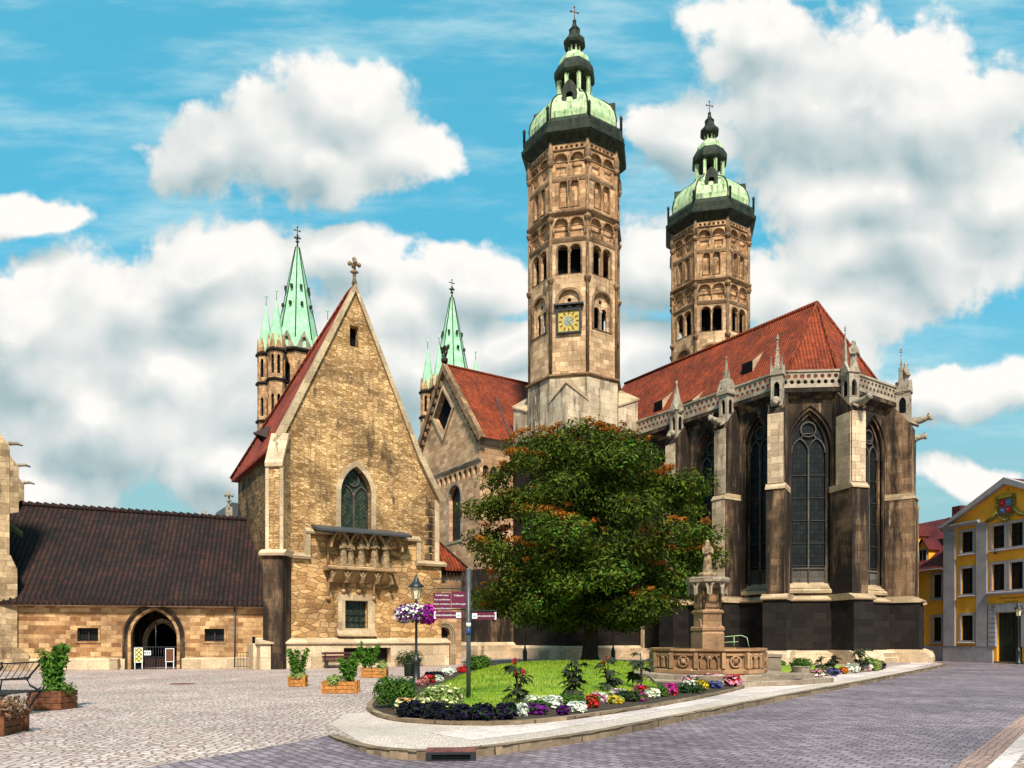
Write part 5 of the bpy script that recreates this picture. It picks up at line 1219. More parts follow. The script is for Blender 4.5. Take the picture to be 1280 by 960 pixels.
m.cut(); m.slope_box(Fy, 5.75, 8.95, 4.42, [(.28, 0), (.40, 0), (.55, .1), (.55, .18), (.28, .22)]); m.build('pediment_moulding', 'lead' if False else 'grey_plaster', yh)
m = MB(); m.prism(Fy, [(5.85, 1.0), (6.45, 1.0), (6.45, 3.25), (8.3, 3.25), (8.3, 1.0), (8.9, 1.0), (8.9, 3.85), (5.85, 3.85)], .28, .40)
for i in range(9): m.box(Fy, 5.9, 6.43, 1.03+i*.31, 1.29+i*.31, .40, .44)
for i in range(7):
    a = 6.15+i*.36; m.prism(Fy, [(a+.05, 3.3), (a+.35, 3.3), (a+.38+(i-3)*.03, 3.8), (a+.02+(i-3)*.03, 3.8)], .40, .44)
m.build('gate_surround', 'grey_plaster', yh)
m = MB(); m.box(Fy, 6.45, 8.3, -.12, 3.25, .05, .12)
for i in range(6): m.rib(Fy, [(6.6+i*.3, .1), (6.6+i*.3, 3.2)], .04, .12, .15)
m.build('gate', 'copper_dark', yh)
m = MB(); r0 = Fy.p(-14, 6.7, .45); r1 = Fy.p(U0+.1, 6.7, .45); r2 = Fy.p(U0+4, 11.9, -5.0); r3 = Fy.p(-14, 11.2, -5.0)
m.face([r0, r1, Fy.p(U0+.1, 11.3, -5.0), r3]); m.face([r3, Fy.p(U0+.1, 11.3, -5.0), Fy.p(U0+.1, 6.7, -10), Fy.p(-14, 6.7, -10)])
ax = Fy.p(cmid, 12.08, .3); bx = Fy.p(cmid, 12.08, -9)
m.face([Fy.p(U0-.3, 9.6, .3), ax, bx, Fy.p(U0-.3, 9.6, -9)]); m.face([ax, Fy.p(U1+.3, 9.6, .3), Fy.p(U1+.3, 9.6, -9), bx]); rf = m.build('roof', 'roof_maroon', yh)
m = MB(); m.box(Fy, -2.2, -1.4, 10.5, 12.0, -5.2, -4.6); m.build('chimney', 'roof_maroon', rf)
m = MB(); m.tube([Fy.p(-14, 6.6, .52), Fy.p(U0, 6.6, .52), Fy.p(U0-.1, 6.3, .2), Fy.p(U0-.1, .1, .16)], .06, 6); m.build('gutter', 'lead', yh)
for u, z, dz in ((.45, 8.75, -1.9), (-.75, 7.3, -.6), (-3.6, 8.75, -1.9), (-5.0, 7.3, -.6)):   # gabled dormers
    m = MB(); m.prism(Fy, [(u-.55, z-.2), (u+.55, z-.2), (u+.55, z+1.05), (u, z+1.75), (u-.55, z+1.05)], dz-2.2, dz+.1); o = m.build('dormer', 'yellow_plaster', yh)
    m = MB(); m.face([Fy.p(u-.75, z+.95, dz+.25), Fy.p(u, z+1.9, dz+.25), Fy.p(u, z+1.9, dz-2.4), Fy.p(u-.75, z+.95, dz-2.4)]); m.face([Fy.p(u, z+1.9, dz+.25), Fy.p(u+.75, z+.95, dz+.25), Fy.p(u+.75, z+.95, dz-2.4), Fy.p(u, z+1.9, dz-2.4)]); m.build('dormer_roof', 'roof_maroon', o)
    m = MB(); m.poly(Fy, rect(u-.34, u+.34, z, z+.98), dz+.115); m.build('glass', 'glass_dark', o)
    m = MB(); m.ring(Fy, rect(u-.42, u+.42, z-.08, z+1.05), rect(u-.34, u+.34, z, z+.98), dz+.1, dz+.15); m.rib(Fy, [(u, z), (u, z+.98)], .05, dz+.116, dz+.14); m.build('window_frame', 'grey_plaster', o)
# carved coat of arms with crown and garlands
m = MB(); cu, cz = 7.2, 10.2; sh = [(cu-.5, cz+.55), (cu+.5, cz+.55), (cu+.5, cz-.1), (cu+.36, cz-.45), (cu, cz-.68), (cu-.36, cz-.45), (cu-.5, cz-.1)][::-1]
m.prism(Fy, [(a*1.16-cu*.16, b*1.16-cz*.16) for a, b in sh], .3, .42)
for i in range(11): a = pi+pi*i/10; m.ball(Fy.p(cu+.66*cos(a), cz-.15+.72*sin(a), .44), .10, 6, rings=4)
for sg in (-1, 1):
    for i in range(6): m.ball(Fy.p(cu+sg*(.62+.06*(i % 2)), cz+.5-i*.12+.2, .44), .10, 6, rings=4)
    m.tube([Fy.p(cu+sg*.62, cz-.2, .42), Fy.p(cu+sg*1.0, cz-.62, .42), Fy.p(cu+sg*1.55, cz-.78, .42)], [.12, .14, .08], 7)
ar = m.build('coat_of_arms', 'garland_olive', yh)
m = MB()
for i in range(-3, 4): m.prism(Fy, [(cu+i*.13-.07, cz+.68), (cu+i*.13+.07, cz+.68), (cu+i*.16, cz+.82+.05*(3-abs(i)))], .42, .5)
m.box(Fy, cu-.5, cu+.5, cz+.60, cz+.70, .42, .52); m.build('crown', 'gold', ar)
def quarter(a0, a1, b0, b1, mt):
    m = MB(); m.box(Fy, cu+a0, cu+a1, cz+b0, cz+b1, .42, .46); m.ball(Fy.p(cu+(a0+a1)/2, cz+(b0+b1)/2, .47), .10, 6, rings=4); m.build('shield_quarter', mt, ar)
quarter(-.44, -.01, .02, .5, 'heraldic_red'); quarter(.01, .44, .02, .5, 'heraldic_blue'); quarter(-.40, -.01, -.42, -.01, 'heraldic_blue'); quarter(.01, .40, -.42, -.01, 'heraldic_red')
def text(parent, body, F, u, z, d, size, mat, flipu=1):
    cu_ = bpy.data.curves.new('writing', 'FONT'); cu_.body = body; cu_.size = size; cu_.align_x = 'CENTER'; cu_.align_y = 'CENTER'; cu_.resolution_u = 2
    ob = bpy.data.objects.new('tmp', cu_); COL.objects.link(ob); bpy.context.view_layer.update()
    me = bpy.data.meshes.new_from_object(ob.evaluated_get(bpy.context.evaluated_depsgraph_get())); bpy.data.objects.remove(ob)
    off = wloc(parent)
    for v in me.vertices: v.co = F.p(u+v.co.x, z+v.co.y, d)-off
    me.materials.clear(); me.materials.append(MATS[mat])
    o = bpy.data.objects.new('lettering', me); COL.objects.link(o); o.parent = parent
    return o
text(yh, 'Oberlandesgericht', Fy, 7.5, 4.22, .31, .25, 'wood_dark'); text(yh, 'in Naumburg', Fy, 7.5, 3.98, .31, .2, 'wood_dark')
m = MB(); m.tube([Fy.p(6.35, 7.25, .3), Fy.p(6.9, 7.22, .9)], .03, 5); m.lathe(Fy.p(6.95, 7.1, .95), [(.06, 0), (.12, .1), (.05, .3)], 6); m.build('wall_lamp', 'iron_black', yh)
CLUMPS = [
(-2.14, 14.73, 0.48, 0.29, 'bush_green', ('cream', 'orange'), 'clump of cream and orange flowers in front of the round green bush'),
(-1.93, 14.04, 0.51, 0.30, 'dark_green', ('dark', 'violet'), 'near black pansy clump at the left end of the dark front row'),
(-1.45, 13.65, 0.53, 0.32, 'dark_green', ('dark', 'violet'), 'near black pansy clump below the pale lime bush'),
(-1.0, 13.53, 0.52, 0.29, 'dark_green', ('violet', 'dark'), 'dark violet pansy clump left of the signpost foot'),
(-0.57, 13.53, 0.49, 0.29, 'dark_green', ('dark', 'violet'), 'near black pansy clump right of the signpost foot'),
(-0.15, 13.78, 0.47, 0.28, 'dark_green', ('violet', 'dark'), 'dark violet pansy clump at the right end of the dark front row'),
(0.15, 14.31, 0.31, 0.22, 'silver_leaf', ('white',), 'silvery white leaf clump beside the dark pansy row'),
(0.47, 14.59, 0.47, 0.19, 'dark_green', ('purple',), 'purple petunia clump in front of the leftmost castor plant'),
(0.58, 16.0, 0.62, 0.24, 'silver_leaf', ('white', 'cream'), 'cream white clump behind the purple petunias'),
(0.96, 15.66, 0.44, 0.25, 'silver_leaf', ('white',), 'white flower clump left of the second castor plant'),
(1.0, 14.59, 0.25, 0.14, 'dark_green', ('purple', 'violet'), 'small purple clump at the kerb right of the cream clump'),
(1.33, 15.03, 0.42, 0.19, 'silver_leaf', ('white',), 'white flower clump at the foot of the second castor plant'),
(1.77, 16.0, 0.41, 0.26, 'bush_green', ('red',), 'deep red flower clump between two castor plants'),
(2.08, 17.3, 0.37, 0.22, 'silver_leaf', ('white', 'pink'), 'white and pink clump behind the deep red flowers'),
(2.4, 16.91, 0.33, 0.16, 'pale_green', ('yellow',), 'small yellow clump left of the bright magenta flowers'),
(2.97, 17.71, 0.53, 0.19, 'bush_green', ('magenta',), 'bright magenta flower clump, widest of the front border'),
(2.72, 18.6, 0.44, 0.20, 'silver_leaf', ('white', 'magenta'), 'white and magenta clump behind the small yellow clump'),
(3.54, 18.6, 0.40, 0.22, 'silver_leaf', ('white', 'cream'), 'cream clump right of the bright magenta flowers'),
(4.17, 19.58, 0.51, 0.29, 'bush_green', ('magenta', 'red'), 'crimson flower clump in the middle of the right border'),
(4.89, 20.67, 0.62, 0.29, 'dark_green', ('white',), 'dark green clump with few white dots before the fountain'),
(5.54, 21.57, 0.42, 0.23, 'bush_green', ('yellow',), 'golden yellow clump before the fountain'),
(6.11, 22.21, 0.43, 0.19, 'bush_green', ('blue',), 'lavender blue clump right of the golden yellow clump'),
(6.9, 23.25, 0.65, 0.33, 'dark_green', ('pink', 'red'), 'green clump with pink flowers at the right tip of the border'),
(5.98, 24.39, 0.68, 0.26, 'bush_green', ('pink', 'white'), 'pink and white clump at the left below the fountain steps'),
(6.75, 24.8, 0.75, 0.29, 'bush_green', ('pink', 'white'), 'pink and white clump at the right below the fountain steps'),
(7.68, 24.8, 0.37, 0.27, 'bush_green', ('red',), 'small red clump at the right tip of the border'),
(3.59, 20.11, 0.56, 0.19, 'bush_green', ('red', 'magenta'), 'low red clump behind the cream clump'),
(-2.8, 24.8, 0.43, 0.24, 'bush_green', ('red',), 'bright red clump beside the lamp post foot'),
(-2.9, 27.56, 0.71, 0.24, 'dark_green', ('violet', 'dark'), 'low dark violet clump at the back left of the lawn'),
(-2.87, 23.62, 0.36, 0.25, 'bush_green', ('pink', 'orange'), 'orange pink clump beside the round green bush'),
(-2.61, 30.37, 0.72, 0.26, 'silver_leaf', ('white',), 'white clump along the back left lawn edge'),
(-2.54, 25.66, 0.39, 0.19, 'silver_leaf', ('white',), 'small white clump between red and violet flowers'),
(-2.19, 32.35, 0.56, 0.24, 'bush_green', ('red',), 'red clump at the far end of the back lawn edge'),
(11.29, 29.18, 0.82, 0.28, 'bush_green', ('pink', 'red'), 'pink and red clump at the left of the second bed'),
(11.82, 28.62, 0.74, 0.28, 'bush_green', ('pink', 'white'), 'pink clump in front of the second bed'),
(13.26, 30.37, 0.52, 0.23, 'bush_green', ('blue', 'violet'), 'violet clump in the second bed'),
(14.47, 32.35, 0.49, 0.21, 'bush_green', ('orange',), 'orange clump in the second bed'),
(15.22, 33.07, 0.71, 0.32, 'silver_leaf', ('white',), 'white clump in the second bed'),
(16.6, 34.6, 0.67, 0.33, 'silver_leaf', ('white', 'pink'), 'whitish clump at the right part of the second bed'),
(17.95, 36.29, 0.70, 0.35, 'dark_green', ('dark',), 'dark clump at the right end of the second bed'),
]
SHRUBS = [
(-2.58, 16.35, 0.98, 0.70, 'bush_green', 'round feathery green bush at the left tip of the flower bed'),
(-1.48, 15.34, 1.06, 0.54, 'pale_green', 'pale lime green bush in front of the signpost'),
(-1.64, 35.43, 1.37, 0.69, 'bush_green', 'low green bush at the back left edge of the lawn'),
(17.07, 35.43, 0.91, 0.57, 'pale_green', 'yellow green bush in the second flower bed'),
(13.54, 38.15, 0.90, 0.37, 'bush_green', 'grassy tuft in the second bed near the stone post'),
]
CASTORS = [
(0.14, 16.72, 0.93, 'leftmost castor bean plant with dark palmate leaves on the lawn edge'),
(1.47, 17.51, 0.98, 'bushy castor bean plant left of the magenta flowers'),
(2.58, 19.84, 0.98, 'slim castor bean plant behind the red flowers'),
(3.63, 20.96, 1.17, 'tallest dark castor bean plant beside the fountain basin'),
(13.17, 31.66, 0.95, 'left castor bean plant in the second bed'),
(13.98, 32.35, 0.90, 'middle castor bean plant in the second bed'),
(16.22, 34.6, 1.04, 'right castor bean plant in the second bed'),
]
# ------------------------------------------------------------------ street furniture
def lamp_post(x, y, label, z=0.0, group='lantern posts around the square'):
    t = thing('street_lamp', (x, y, z), label, 'street lamp', group); c = V(x, y, z); m = MB()
    m.lathe(c, [(.17, 0), (.17, .08), (.13, .12), (.12, .75), (.14, .80), (.10, .88), (.06, 1.0), (.045, 1.1), (.042, 2.75), (.06, 2.78), (.05, 2.84), (.03, 2.9)], 10); m.build('post', 'iron_black', t)
    m = MB(); m.lathe(c+V(0, 0, 2.9), [(.10, 0), (.12, .02), (.185, .42), (.17, .43)], 6, 0, False); m.build('lamp_glass', 'lamp_glass', t)
    m = MB()
    for k in range(6): a = k*pi/3; m.tube([c+V(cos(a)*.12, sin(a)*.12, 2.92), c+V(cos(a)*.19, sin(a)*.19, 3.33)], .012, 4)
    m.lathe(c+V(0, 0, 3.32), [(.27, 0), (.27, .03), (.17, .13), (.10, .20), (.09, .28), (.05, .32), (.05, .36), (.012, .44)], 8); m.build('lamp_cap', 'iron_black', t)
    return t
lamp_post(-3.27, 25.4, 'black lantern post carrying a purple and white flower basket')
lamp_post(.72, 41.5, 'black lantern post half hidden in the left lower leaves of the tree')
lamp_post(5.75, 42.3, 'black lantern post just right of the tree trunk')
lamp_post(30.5, 44.8, 'black lantern post in front of the yellow house gate')
t = thing('flower_basket', (-3.27, 25.4, 2.45), 'ring of purple and white hanging flowers on the lantern post', 'flower basket')
blobs = [((-3.27+.42*cos(a), 25.4+.42*sin(a), 2.42+.05*sin(3*a)), (.34, .34, .30)) for a in [2*pi*i/9 for i in range(9)]]
R = random.Random(4); leaves('foliage', blobs, 500, .11, 'bush_green', t, rng=R)
leaves('white_blossom', [b for b in blobs if b[0][0] < -3.15 and b[0][1] < 25.5]+[((-3.3, 25.0, 2.5), (.35, .2, .28))], 420, .10, 'petal_white', t, rng=R, narrow=.9, shell=.9)
leaves('purple_blossom', blobs, 1500, .10, 'petal_purple', t, rng=R, narrow=.9, shell=.86)
leaves('purple_trail', [((-2.85, 25.2, 2.38), (.32, .3, .34))], 240, .10, 'petal_magenta', t, rng=R, narrow=.9, shell=.9)
m = MB(); m.tube([V(-3.27+.42*cos(a), 25.4+.42*sin(a), 2.36) for a in [2*pi*i/14 for i in range(15)]], .10, 6); m.build('basket_trough', 'iron_black', t)
t = thing('litter_bin', (-3.52, 25.35, .28), 'small dark green litter bin hanging at the flower lamp post', 'litter bin'); m = MB()
m.lathe((-3.52, 25.35, .28), [(.13, 0), (.15, .02), (.16, .42), (.17, .45), (.14, .46)], 10); m.build('bucket', 'copper_dark', t); m = MB(); m.box(Fr((-3.52, 25.4, 0), (1, 0)), .05, .28, .55, .62, -.03, .03); m.build('bracket', 'iron_black', t)

# signpost -----------------------------------------------------------------
sp = thing('signpost', (-1.04, 17.8, 0), 'tall grey post with maroon finger boards standing in the flower bed', 'signpost')
c = V(-1.04, 17.8, 0); m = MB(); m.tube([c, c+V(0, 0, 3.22)], .055, 10); m.lathe(c, [(.09, 0), (.09, .12), (.06, .14)], 10); m.ball(c+V(0, 0, 3.22), .06, 8); m.build('post', 'pole_grey', sp)
m = MB(); m.lathe(c+V(0, 0, 1.66), [(.058, 0), (.058, .16)], 10); m.build('sticker', 'paint_blue', sp); m = MB(); m.lathe(c+V(0, 0, 1.86), [(.058, 0), (.058, .09)], 10); m.build('sticker', 'paint_white', sp)
F0_ = Fr(c, (1, 0)); Fl_ = Fr(c, (1, .10)); Fr2 = Fr(c, (1, -.12)); Fe_ = Fr(c, (.22, -1))
def board(F, u0, u1, z0, z1, d, lines, tip=0, picto=None, sz=.055, tu=None):
    m = MB(); m.box(F, u0, u1, z0, z1, d, d+.018); o = m.build('finger_board', 'sign_maroon', sp)
    for i, l in enumerate(lines):
        zz = z1-(z1-z0)*(i+.5)/len(lines); text(o, l, F, (u0+u1)/2 if tu is None else tu, zz, d+.022, sz, 'paint_white')
    zc = (z0+z1)/2; h = (z1-z0)/2
    if picto:
        m = MB(); m.box(F, picto-.06, picto+.06, zc-h*.72, zc+h*.72, d+.018, d+.021); p = m.build('pictogram', 'paint_white', o)
        m = MB(); m.ring(F, circ(picto-.02, zc-.01, .026, 10), circ(picto-.02, zc-.01, .014, 10), d+.021, d+.024); m.ring(F, circ(picto+.025, zc-.01, .026, 10), circ(picto+.025, zc-.01, .014, 10), d+.0212, d+.0242); m.build('bicycle_symbol', 'paint_teal', p)
    if tip:
        e = u1 if tip > 0 else u0; m = MB(); q = [(e, zc+h), (e-tip*.05, zc+h), (e-tip*.012, zc), (e-tip*.05, zc-h), (e, zc-h)]
        m.prism(F, q if tip < 0 else q[::-1], d+.018, d+.0215); m.build('arrow_tip', 'paint_white', o)
board(Fl_, -.84, -.42, 2.24, 2.66, .045, ['Stadtführungen', 'Dom und Kirchen', 'Markt und Rathaus', 'Tourist-Information'], sz=.052)
board(Fl_, -.41, -.07, 2.30, 2.70, .06, ['Treffpunkt', 'Domführungen'], sz=.056)
board(Fl_, -.82, -.14, 2.05, 2.22, .045, ['Saaleradwanderweg'], -1, -.24, .068, -.53)
board(Fr2, .08, .68, 2.03, 2.20, .045, ['Saaleradwanderweg'], 1, .16, .060, .43)
for z0, z1, l in ((2.92, 3.10, 'Bahnhof'), (2.72, 2.88, 'Stadtpark'), (2.52, 2.66, 'Saale'), (2.30, 2.44, 'Museum')): board(Fe_, -.34, -.06, z0, z1, .03, [l], sz=.05)
m = MB()
for z, u0, u1, F in ((2.99, -.82, 0, Fl_), (2.77, -.82, 0, Fl_), (2.27, -.82, 0, Fl_), (2.245, 0, .7, Fr2)): m.rib(F, [(u0, z), (u1, z)], .025, .0, .03)
m.build('bracket_arm', 'iron_black', sp)

# fountain --------------------------------------------------------------------
fx, fy = 7.2, 27.4; c = V(fx, fy, 0)
ft = thing('fountain', (fx, fy, 0), 'carved sandstone fountain with round basin, central pillar and statue', 'fountain')
m = MB()
m.lathe(c, [(3.35, 0), (3.35, .15), (3.32, .17), (2.2, .17)], 28, smooth=False); m.build('lower_step', 'step_stone', ft)
m = MB(); m.lathe(c, [(2.75, .17), (2.75, .32), (2.72, .34), (1.8, .34)], 28, smooth=False); m.build('upper_step', 'step_stone', ft)
f = Fr((fx+2.6, fy-1.9, 0), (.75, .66)); m = MB(); m.box(f, -.4, 1.9, .002, .17, -.9, .35); m.box(f, -.4, 1.3, .17, .33, -.9, -.05); m.build('side_step', 'step_stone', ft)
m = MB(); n = 14; ap = 1.98; s = 2*ap*math.tan(pi/n)
m.lathe(c, [(2.08, .34), (2.1, .36), (2.1, .46), (2.02, .52), (1.98, .54), (1.98, 1.06), (2.04, 1.10), (2.11, 1.14), (2.11, 1.22), (1.78, 1.22), (1.78, .6), (.2, .6)], n, pi/n, False); ba = m.build('basin', 'fountain_stone', ft)
m = MB(); r2 = 0
for k in range(n):
    a = 2*pi*k/n; wv = V(cos(a), sin(a))
    if wv.y > .45: continue
    u = V(-wv.y, wv.x); f = Fr(c+wv*(ap*1.0)-u*s/2, u)
    m.box(f, -.07, .07, .54, 1.08, -.05, .07); m.box(f, .1, s-.1, .98, 1.05, -.02, .05)
    if k % 2: m.ring(f, circ(s/2, .78, .21, 12), circ(s/2, .78, .16, 12), -.02, .05); m.ball(f.p(s/2, .78, .01), .11, 8); [m.ball(f.p(s/2+.12*cos(q), .78+.12*sin(q), .01), .05, 5, rings=3) for q in (.8, 2.4, 3.9, 5.5)]
    else:
        for a0 in (.14, s/2+.02): m.ring(f, arch(a0, a0+s/2-.16, .56, .80, 'point', 5), arch(a0+.045, a0+s/2-.205, .56, .80, 'point', 5), -.02, .05)
        m.ball(f.p(s/2, .9, .0), .08, 6)
m.build('relief', 'fountain_stone', ba)
m = MB(); m.lathe(c, [(1.78, 1.04), (.1, 1.04)], 24); m.build('water', 'water', ft)
P8 = lambda *pr: pr
m = MB(); fp = Fr(c, (.97, .24)); ang = math.atan2(.24, .97)
m.lathe(c, [(.62, .6), (.62, 1.75), (.58, 1.82), (.64, 1.86), (.64, 1.96), (.52, 2.05), (.52, 2.45), (.60, 2.50), (.60, 2.56), (.50, 2.64), (.50, 3.0)], 4, pi/4, False, ang=ang)
for q in range(4):
    f = Fr(c, (cos(ang+q*pi/2), sin(ang+q*pi/2))); m.ring(f, rect(-.26, .26, 2.7, 3.5), rect(-.17, .17, 2.8, 3.42), .30, .40); m.prism(f, [(-.3, 1.95), (.3, 1.95), (.2, 2.3), (-.2, 2.3)], .3, .42)
    for sg in (-1, 1): m.tube([f.p(sg*.33, 2.62, .33), f.p(sg*.33, 3.5, .33)], .06, 6)
m.lathe(c, [(.48, 2.9), (.48, 3.42)], 4, pi/4, False, ang=ang)
pil = m.build('pillar', 'fountain_stone', ft)
m = MB(); m.lathe(c, [(.5, 3.40), (.58, 3.5), (.78, 3.62), (.80, 3.70), (.80, 3.76), (.72, 3.80), (.2, 3.82)], 8, pi/8, False)
for k in range(8):
    a = ang+k*pi/4; wv = V(cos(a), sin(a)); u = V(-wv.y, wv.x); f = Fr(c+wv*.62-u*.25, u); m.ring(f, arch(.0, .5, 3.18, 3.32, 'point', 5), arch(.07, .43, 3.18, 3.32, 'point', 5), -.04, .05); m.ball(c+V(cos(a+pi/8)*.68, sin(a+pi/8)*.68, 3.16), .06, 5, rings=3)
m.build('capital', 'step_stone', ft)
m = MB(); m.lathe(c, [(.34, 3.8), (.36, 3.95), (.26, 4.0)], 8); statue(m, c+V(0, 0, 3.98), 1.2, -pi/2); m.build('statue', 'statue_stone', ft)
m = MB(); q = c+V(.5, -.1, 1.62); m.tube([q, q+V(.35, 0, .03), q+V(.72, 0, .06), q+V(.92, 0, -.02), q+V(1.0, 0, -.4)], .018, 5); m.tube([q+V(0, 0, -.2), q+V(.6, 0, -.17)], .015, 5); m.tube([q+V(.45, 0, .04), q+V(.45, 0, -.4)], .015, 5); m.build('water_pipe', 'copper_green', ft)
t = thing('stone_post', (10.6, 30.2, 0), 'squat stone post right of the fountain steps', 'stone post'); m = MB(); m.lathe((10.6, 30.2, 0), [(.46, 0), (.46, .1), (.40, .14), (.38, .78), (.44, .82), (.44, .92), (.1, .95)], 4, .6, False); m.build('block', 'step_stone', t)
t = thing('stone_pot', (11.15, 28.7, 0), 'stone pot filled with green grass at the end of the second bed', 'plant pot'); m = MB(); m.lathe((11.15, 28.7, 0), [(.30, 0), (.33, .05), (.36, .45), (.40, .5), (.34, .52), (.32, .42)], 10); m.build('pot', 'grey_trim', t)
t2 = thing('grass_tuft', (11.15, 28.7, .45), 'green grass tuft growing in the stone pot', 'plant'); leaves('foliage', [((11.15, 28.7, .6), (.42, .42, .25))], 260, .22, 'bush_green', t2, up=.2, narrow=.22, rng=R)

# planters ----------------------------------------------------------------------
def planter(x, y, ln, dp, h, rz, label, mat='wood_orange', hexed=False):
    t = thing('planter', (x, y, 0), label, 'planter', rz=0); f = Fr((x, y, 0), (cos(rz), sin(rz)))
    nb = 3; bh = h/nb
    for i in range(nb):
        m = MB(); z0 = i*bh+.012; z1 = (i+1)*bh
        if hexed: m.lathe((x, y, 0), [(ln/2, z0), (ln/2, z1-.01), (ln/2-.01, z1), (ln/2-.06, z1), (ln/2-.06, z0)], 6, rz, False)
        else:
            m.ring(Fr((x, y, 0), (1, 0)), rect(0, .01, 0, .01), rect(0, .01, 0, .01), 0, 0) if False else None
            m.box(f, -ln/2, ln/2, z0, z1, dp/2-.04, dp/2+.004*(i % 2)); m.box(f, -ln/2, ln/2, z0, z1, -dp/2, -dp/2+.04)
            m.box(f, -ln/2+.004, -ln/2+.04, z0, z1-.003, -dp/2+.04, dp/2-.04); m.box(f, ln/2-.04, ln/2-.004, z0, z1-.003, -dp/2+.04, dp/2-.04)
        m.build('board', mat, t)
    if not hexed:
        for a in (-1, 1):
            for b in (-1, 1): m = MB(); m.box(f, a*(ln/2+.012)-.035, a*(ln/2+.012)+.035, 0, h+.02, b*(dp/2+.012)-.035, b*(dp/2+.012)+.035); m.build('corner_post', mat, t)
    m = MB()
    if hexed: m.lathe((x, y, 0), [(ln/2-.07, 0.02), (ln/2-.07, h-.05)], 6, rz, False)
    else: m.box(f, -ln/2+.05, ln/2-.05, .02, h-.05, -dp/2+.05, dp/2-.05)
    m.build('earth', 'soil', t); return t
def laurel(x, y, z, h, sp, n, label, low=None, seed=1, lm='laurel_green'):
    R = random.Random(seed); t = thing('potted_shrub', (x, y, z), label, 'shrub'); m = MB(); bl = []
    for i in range(n):
        a = R.uniform(0, 6.28); r = sp*sqrt(R.random()); tip = V(x+cos(a)*r, y+sin(a)*r*.8, z+h*R.uniform(.6, 1.0)); b = V(x+cos(a)*r*.25, y+sin(a)*r*.25, z)
        m.tube([b, (b+tip)/2+V(R.uniform(-.04, .04), 0, 0), tip], .015, 5, .006)
        for j in range(5): q = b+(tip-b)*(.3+.7*j/4); bl.append((tuple(q), (.13, .13, .12)))
    m.build('stem', 'bark', t)
    leaves('foliage', bl, 110*n, .16, lm, t, up=.5, narrow=.30, shell=.3, rng=R)
    if low: leaves('low_foliage', [((x+low[0], y-.05, z+.08), (low[1], .3, low[2]))], 420, .10, low[3], t, rng=R)
    return t
planter(-10.35, 16.75, 1.0, 1.0, .42, .35, 'brown hexagonal wooden planter near the left edge', 'wood_brown', True)
laurel(-10.35, 16.75, .35, 1.05, .33, 8, 'upright bright green laurel in the hexagonal planter', (.15, .42, .22, 'bush_green'), 1)
planter(-8.75, 12.35, .9, .7, .36, .12, 'brown wooden planter cut by the lower left corner', 'wood_brown')
t = thing('heather', (-8.75, 12.35, .32), 'brownish dried heather filling the corner planter', 'plant'); leaves('foliage', [((-8.75+dx, 12.35+dy, .44), (.30, .26, .22)) for dx in (-.4, -.1, .2, .38) for dy in (-.2, .15)], 1600, .075, 'dry_heather', t, up=.4, rng=R)
planter(-7.02, 24.4, .46, .46, .34, .1, 'small square orange wooden planter, leftmost of the three orange ones')
laurel(-7.02, 24.4, .28, .95, .40, 7, 'forked green laurel in the small square planter', (0, .3, .12, 'pale_green'), 5)
planter(-4.95, 21.5, .92, .45, .34, .05, 'long orange wooden planter nearest to the flower bed')
laurel(-4.75, 21.5, .28, .85, .34, 7, 'green laurel in the long orange planter', (-.38, .22, .2, 'pale_green'), 8)
planter(-5.5, 29.8, .92, .5, .38, .0, 'orange wooden planter farthest back before the chapel')
laurel(-5.75, 29.8, .32, 1.05, .42, 8, 'wide green laurel in the farthest orange planter', (.55, .25, .32, 'pale_green'), 11)

# benches, covers, drain ----------------------------------------------------------
b = thing('park_bench', (-10.45, 15.3, 0), 'dark iron bench with curved frame cut by the left picture edge', 'bench')
for yy in (14.75, 15.9):
    m = MB(); m.tube([(-10.12, yy, 1.12), (-10.10, yy, 1.02), (-10.28, yy, .82), (-10.36, yy, .70), (-10.30, yy, .58), (-10.06, yy, .45)], .022, 6); m.tube([(-10.05, yy, .45), (-10.95, yy, .45)], .025, 6); m.tube([(-10.34, yy, .72), (-10.9, yy, .70), (-10.95, yy, .45)], .022, 6)
    m.tube([(-10.06, yy, .45), (-10.2, yy, .3), (-10.35, yy, .02)], .022, 6); m.tube([(-10.28, yy, .45), (-10.38, yy, .2), (-10.30, yy, .02)], .018, 6); m.tube([(-10.9, yy, .45), (-10.82, yy, .2), (-10.95, yy, .02)], .022, 6); m.build('end_frame', 'iron_black', b)
m = MB()
for i in range(6): x = -10.1-.15*i; m.box(Fr((x, 14.7, 0), (0, 1)), 0, 1.25, .46, .485, -.05, .05)
m.build('seat', 'iron_black', b)
m = MB()
for x, z in ((-10.12, 1.08), (-10.33, .75)): m.box(Fr((x, 14.7, 0), (0, 1)), 0, 1.25, z-.014, z+.014, -.012, .012); m.cut()
for yy in (14.95, 15.15, 15.35, 15.55, 15.75): m.tube([(-10.12, yy, 1.08), (-10.24, yy, .88), (-10.33, yy, .75)], .008, 4); m.cut()
m.build('backrest', 'iron_black', b)
b = thing('wall_bench', Fc.p(3.5, 0, 1.2), 'dark maroon bench standing before the chapel plinth', 'bench'); m = MB(); m.box(Fc, 2.75, 4.35, .42, .47, 1.0, 1.42); m.build('seat', 'bench_maroon', b)
m = MB(); m.box(Fc, 2.75, 4.35, .56, .66, .93, .96); m.box(Fc, 2.75, 4.35, .72, .84, .92, .95); m.build('backrest', 'bench_maroon', b)
for u in (2.9, 4.2): m = MB(); m.box(Fc, u-.03, u+.03, 0, .42, 1.02, 1.40); m.box(Fc, u-.03, u+.03, 0, .84, .96, 1.0); m.build('leg', 'iron_black', b)
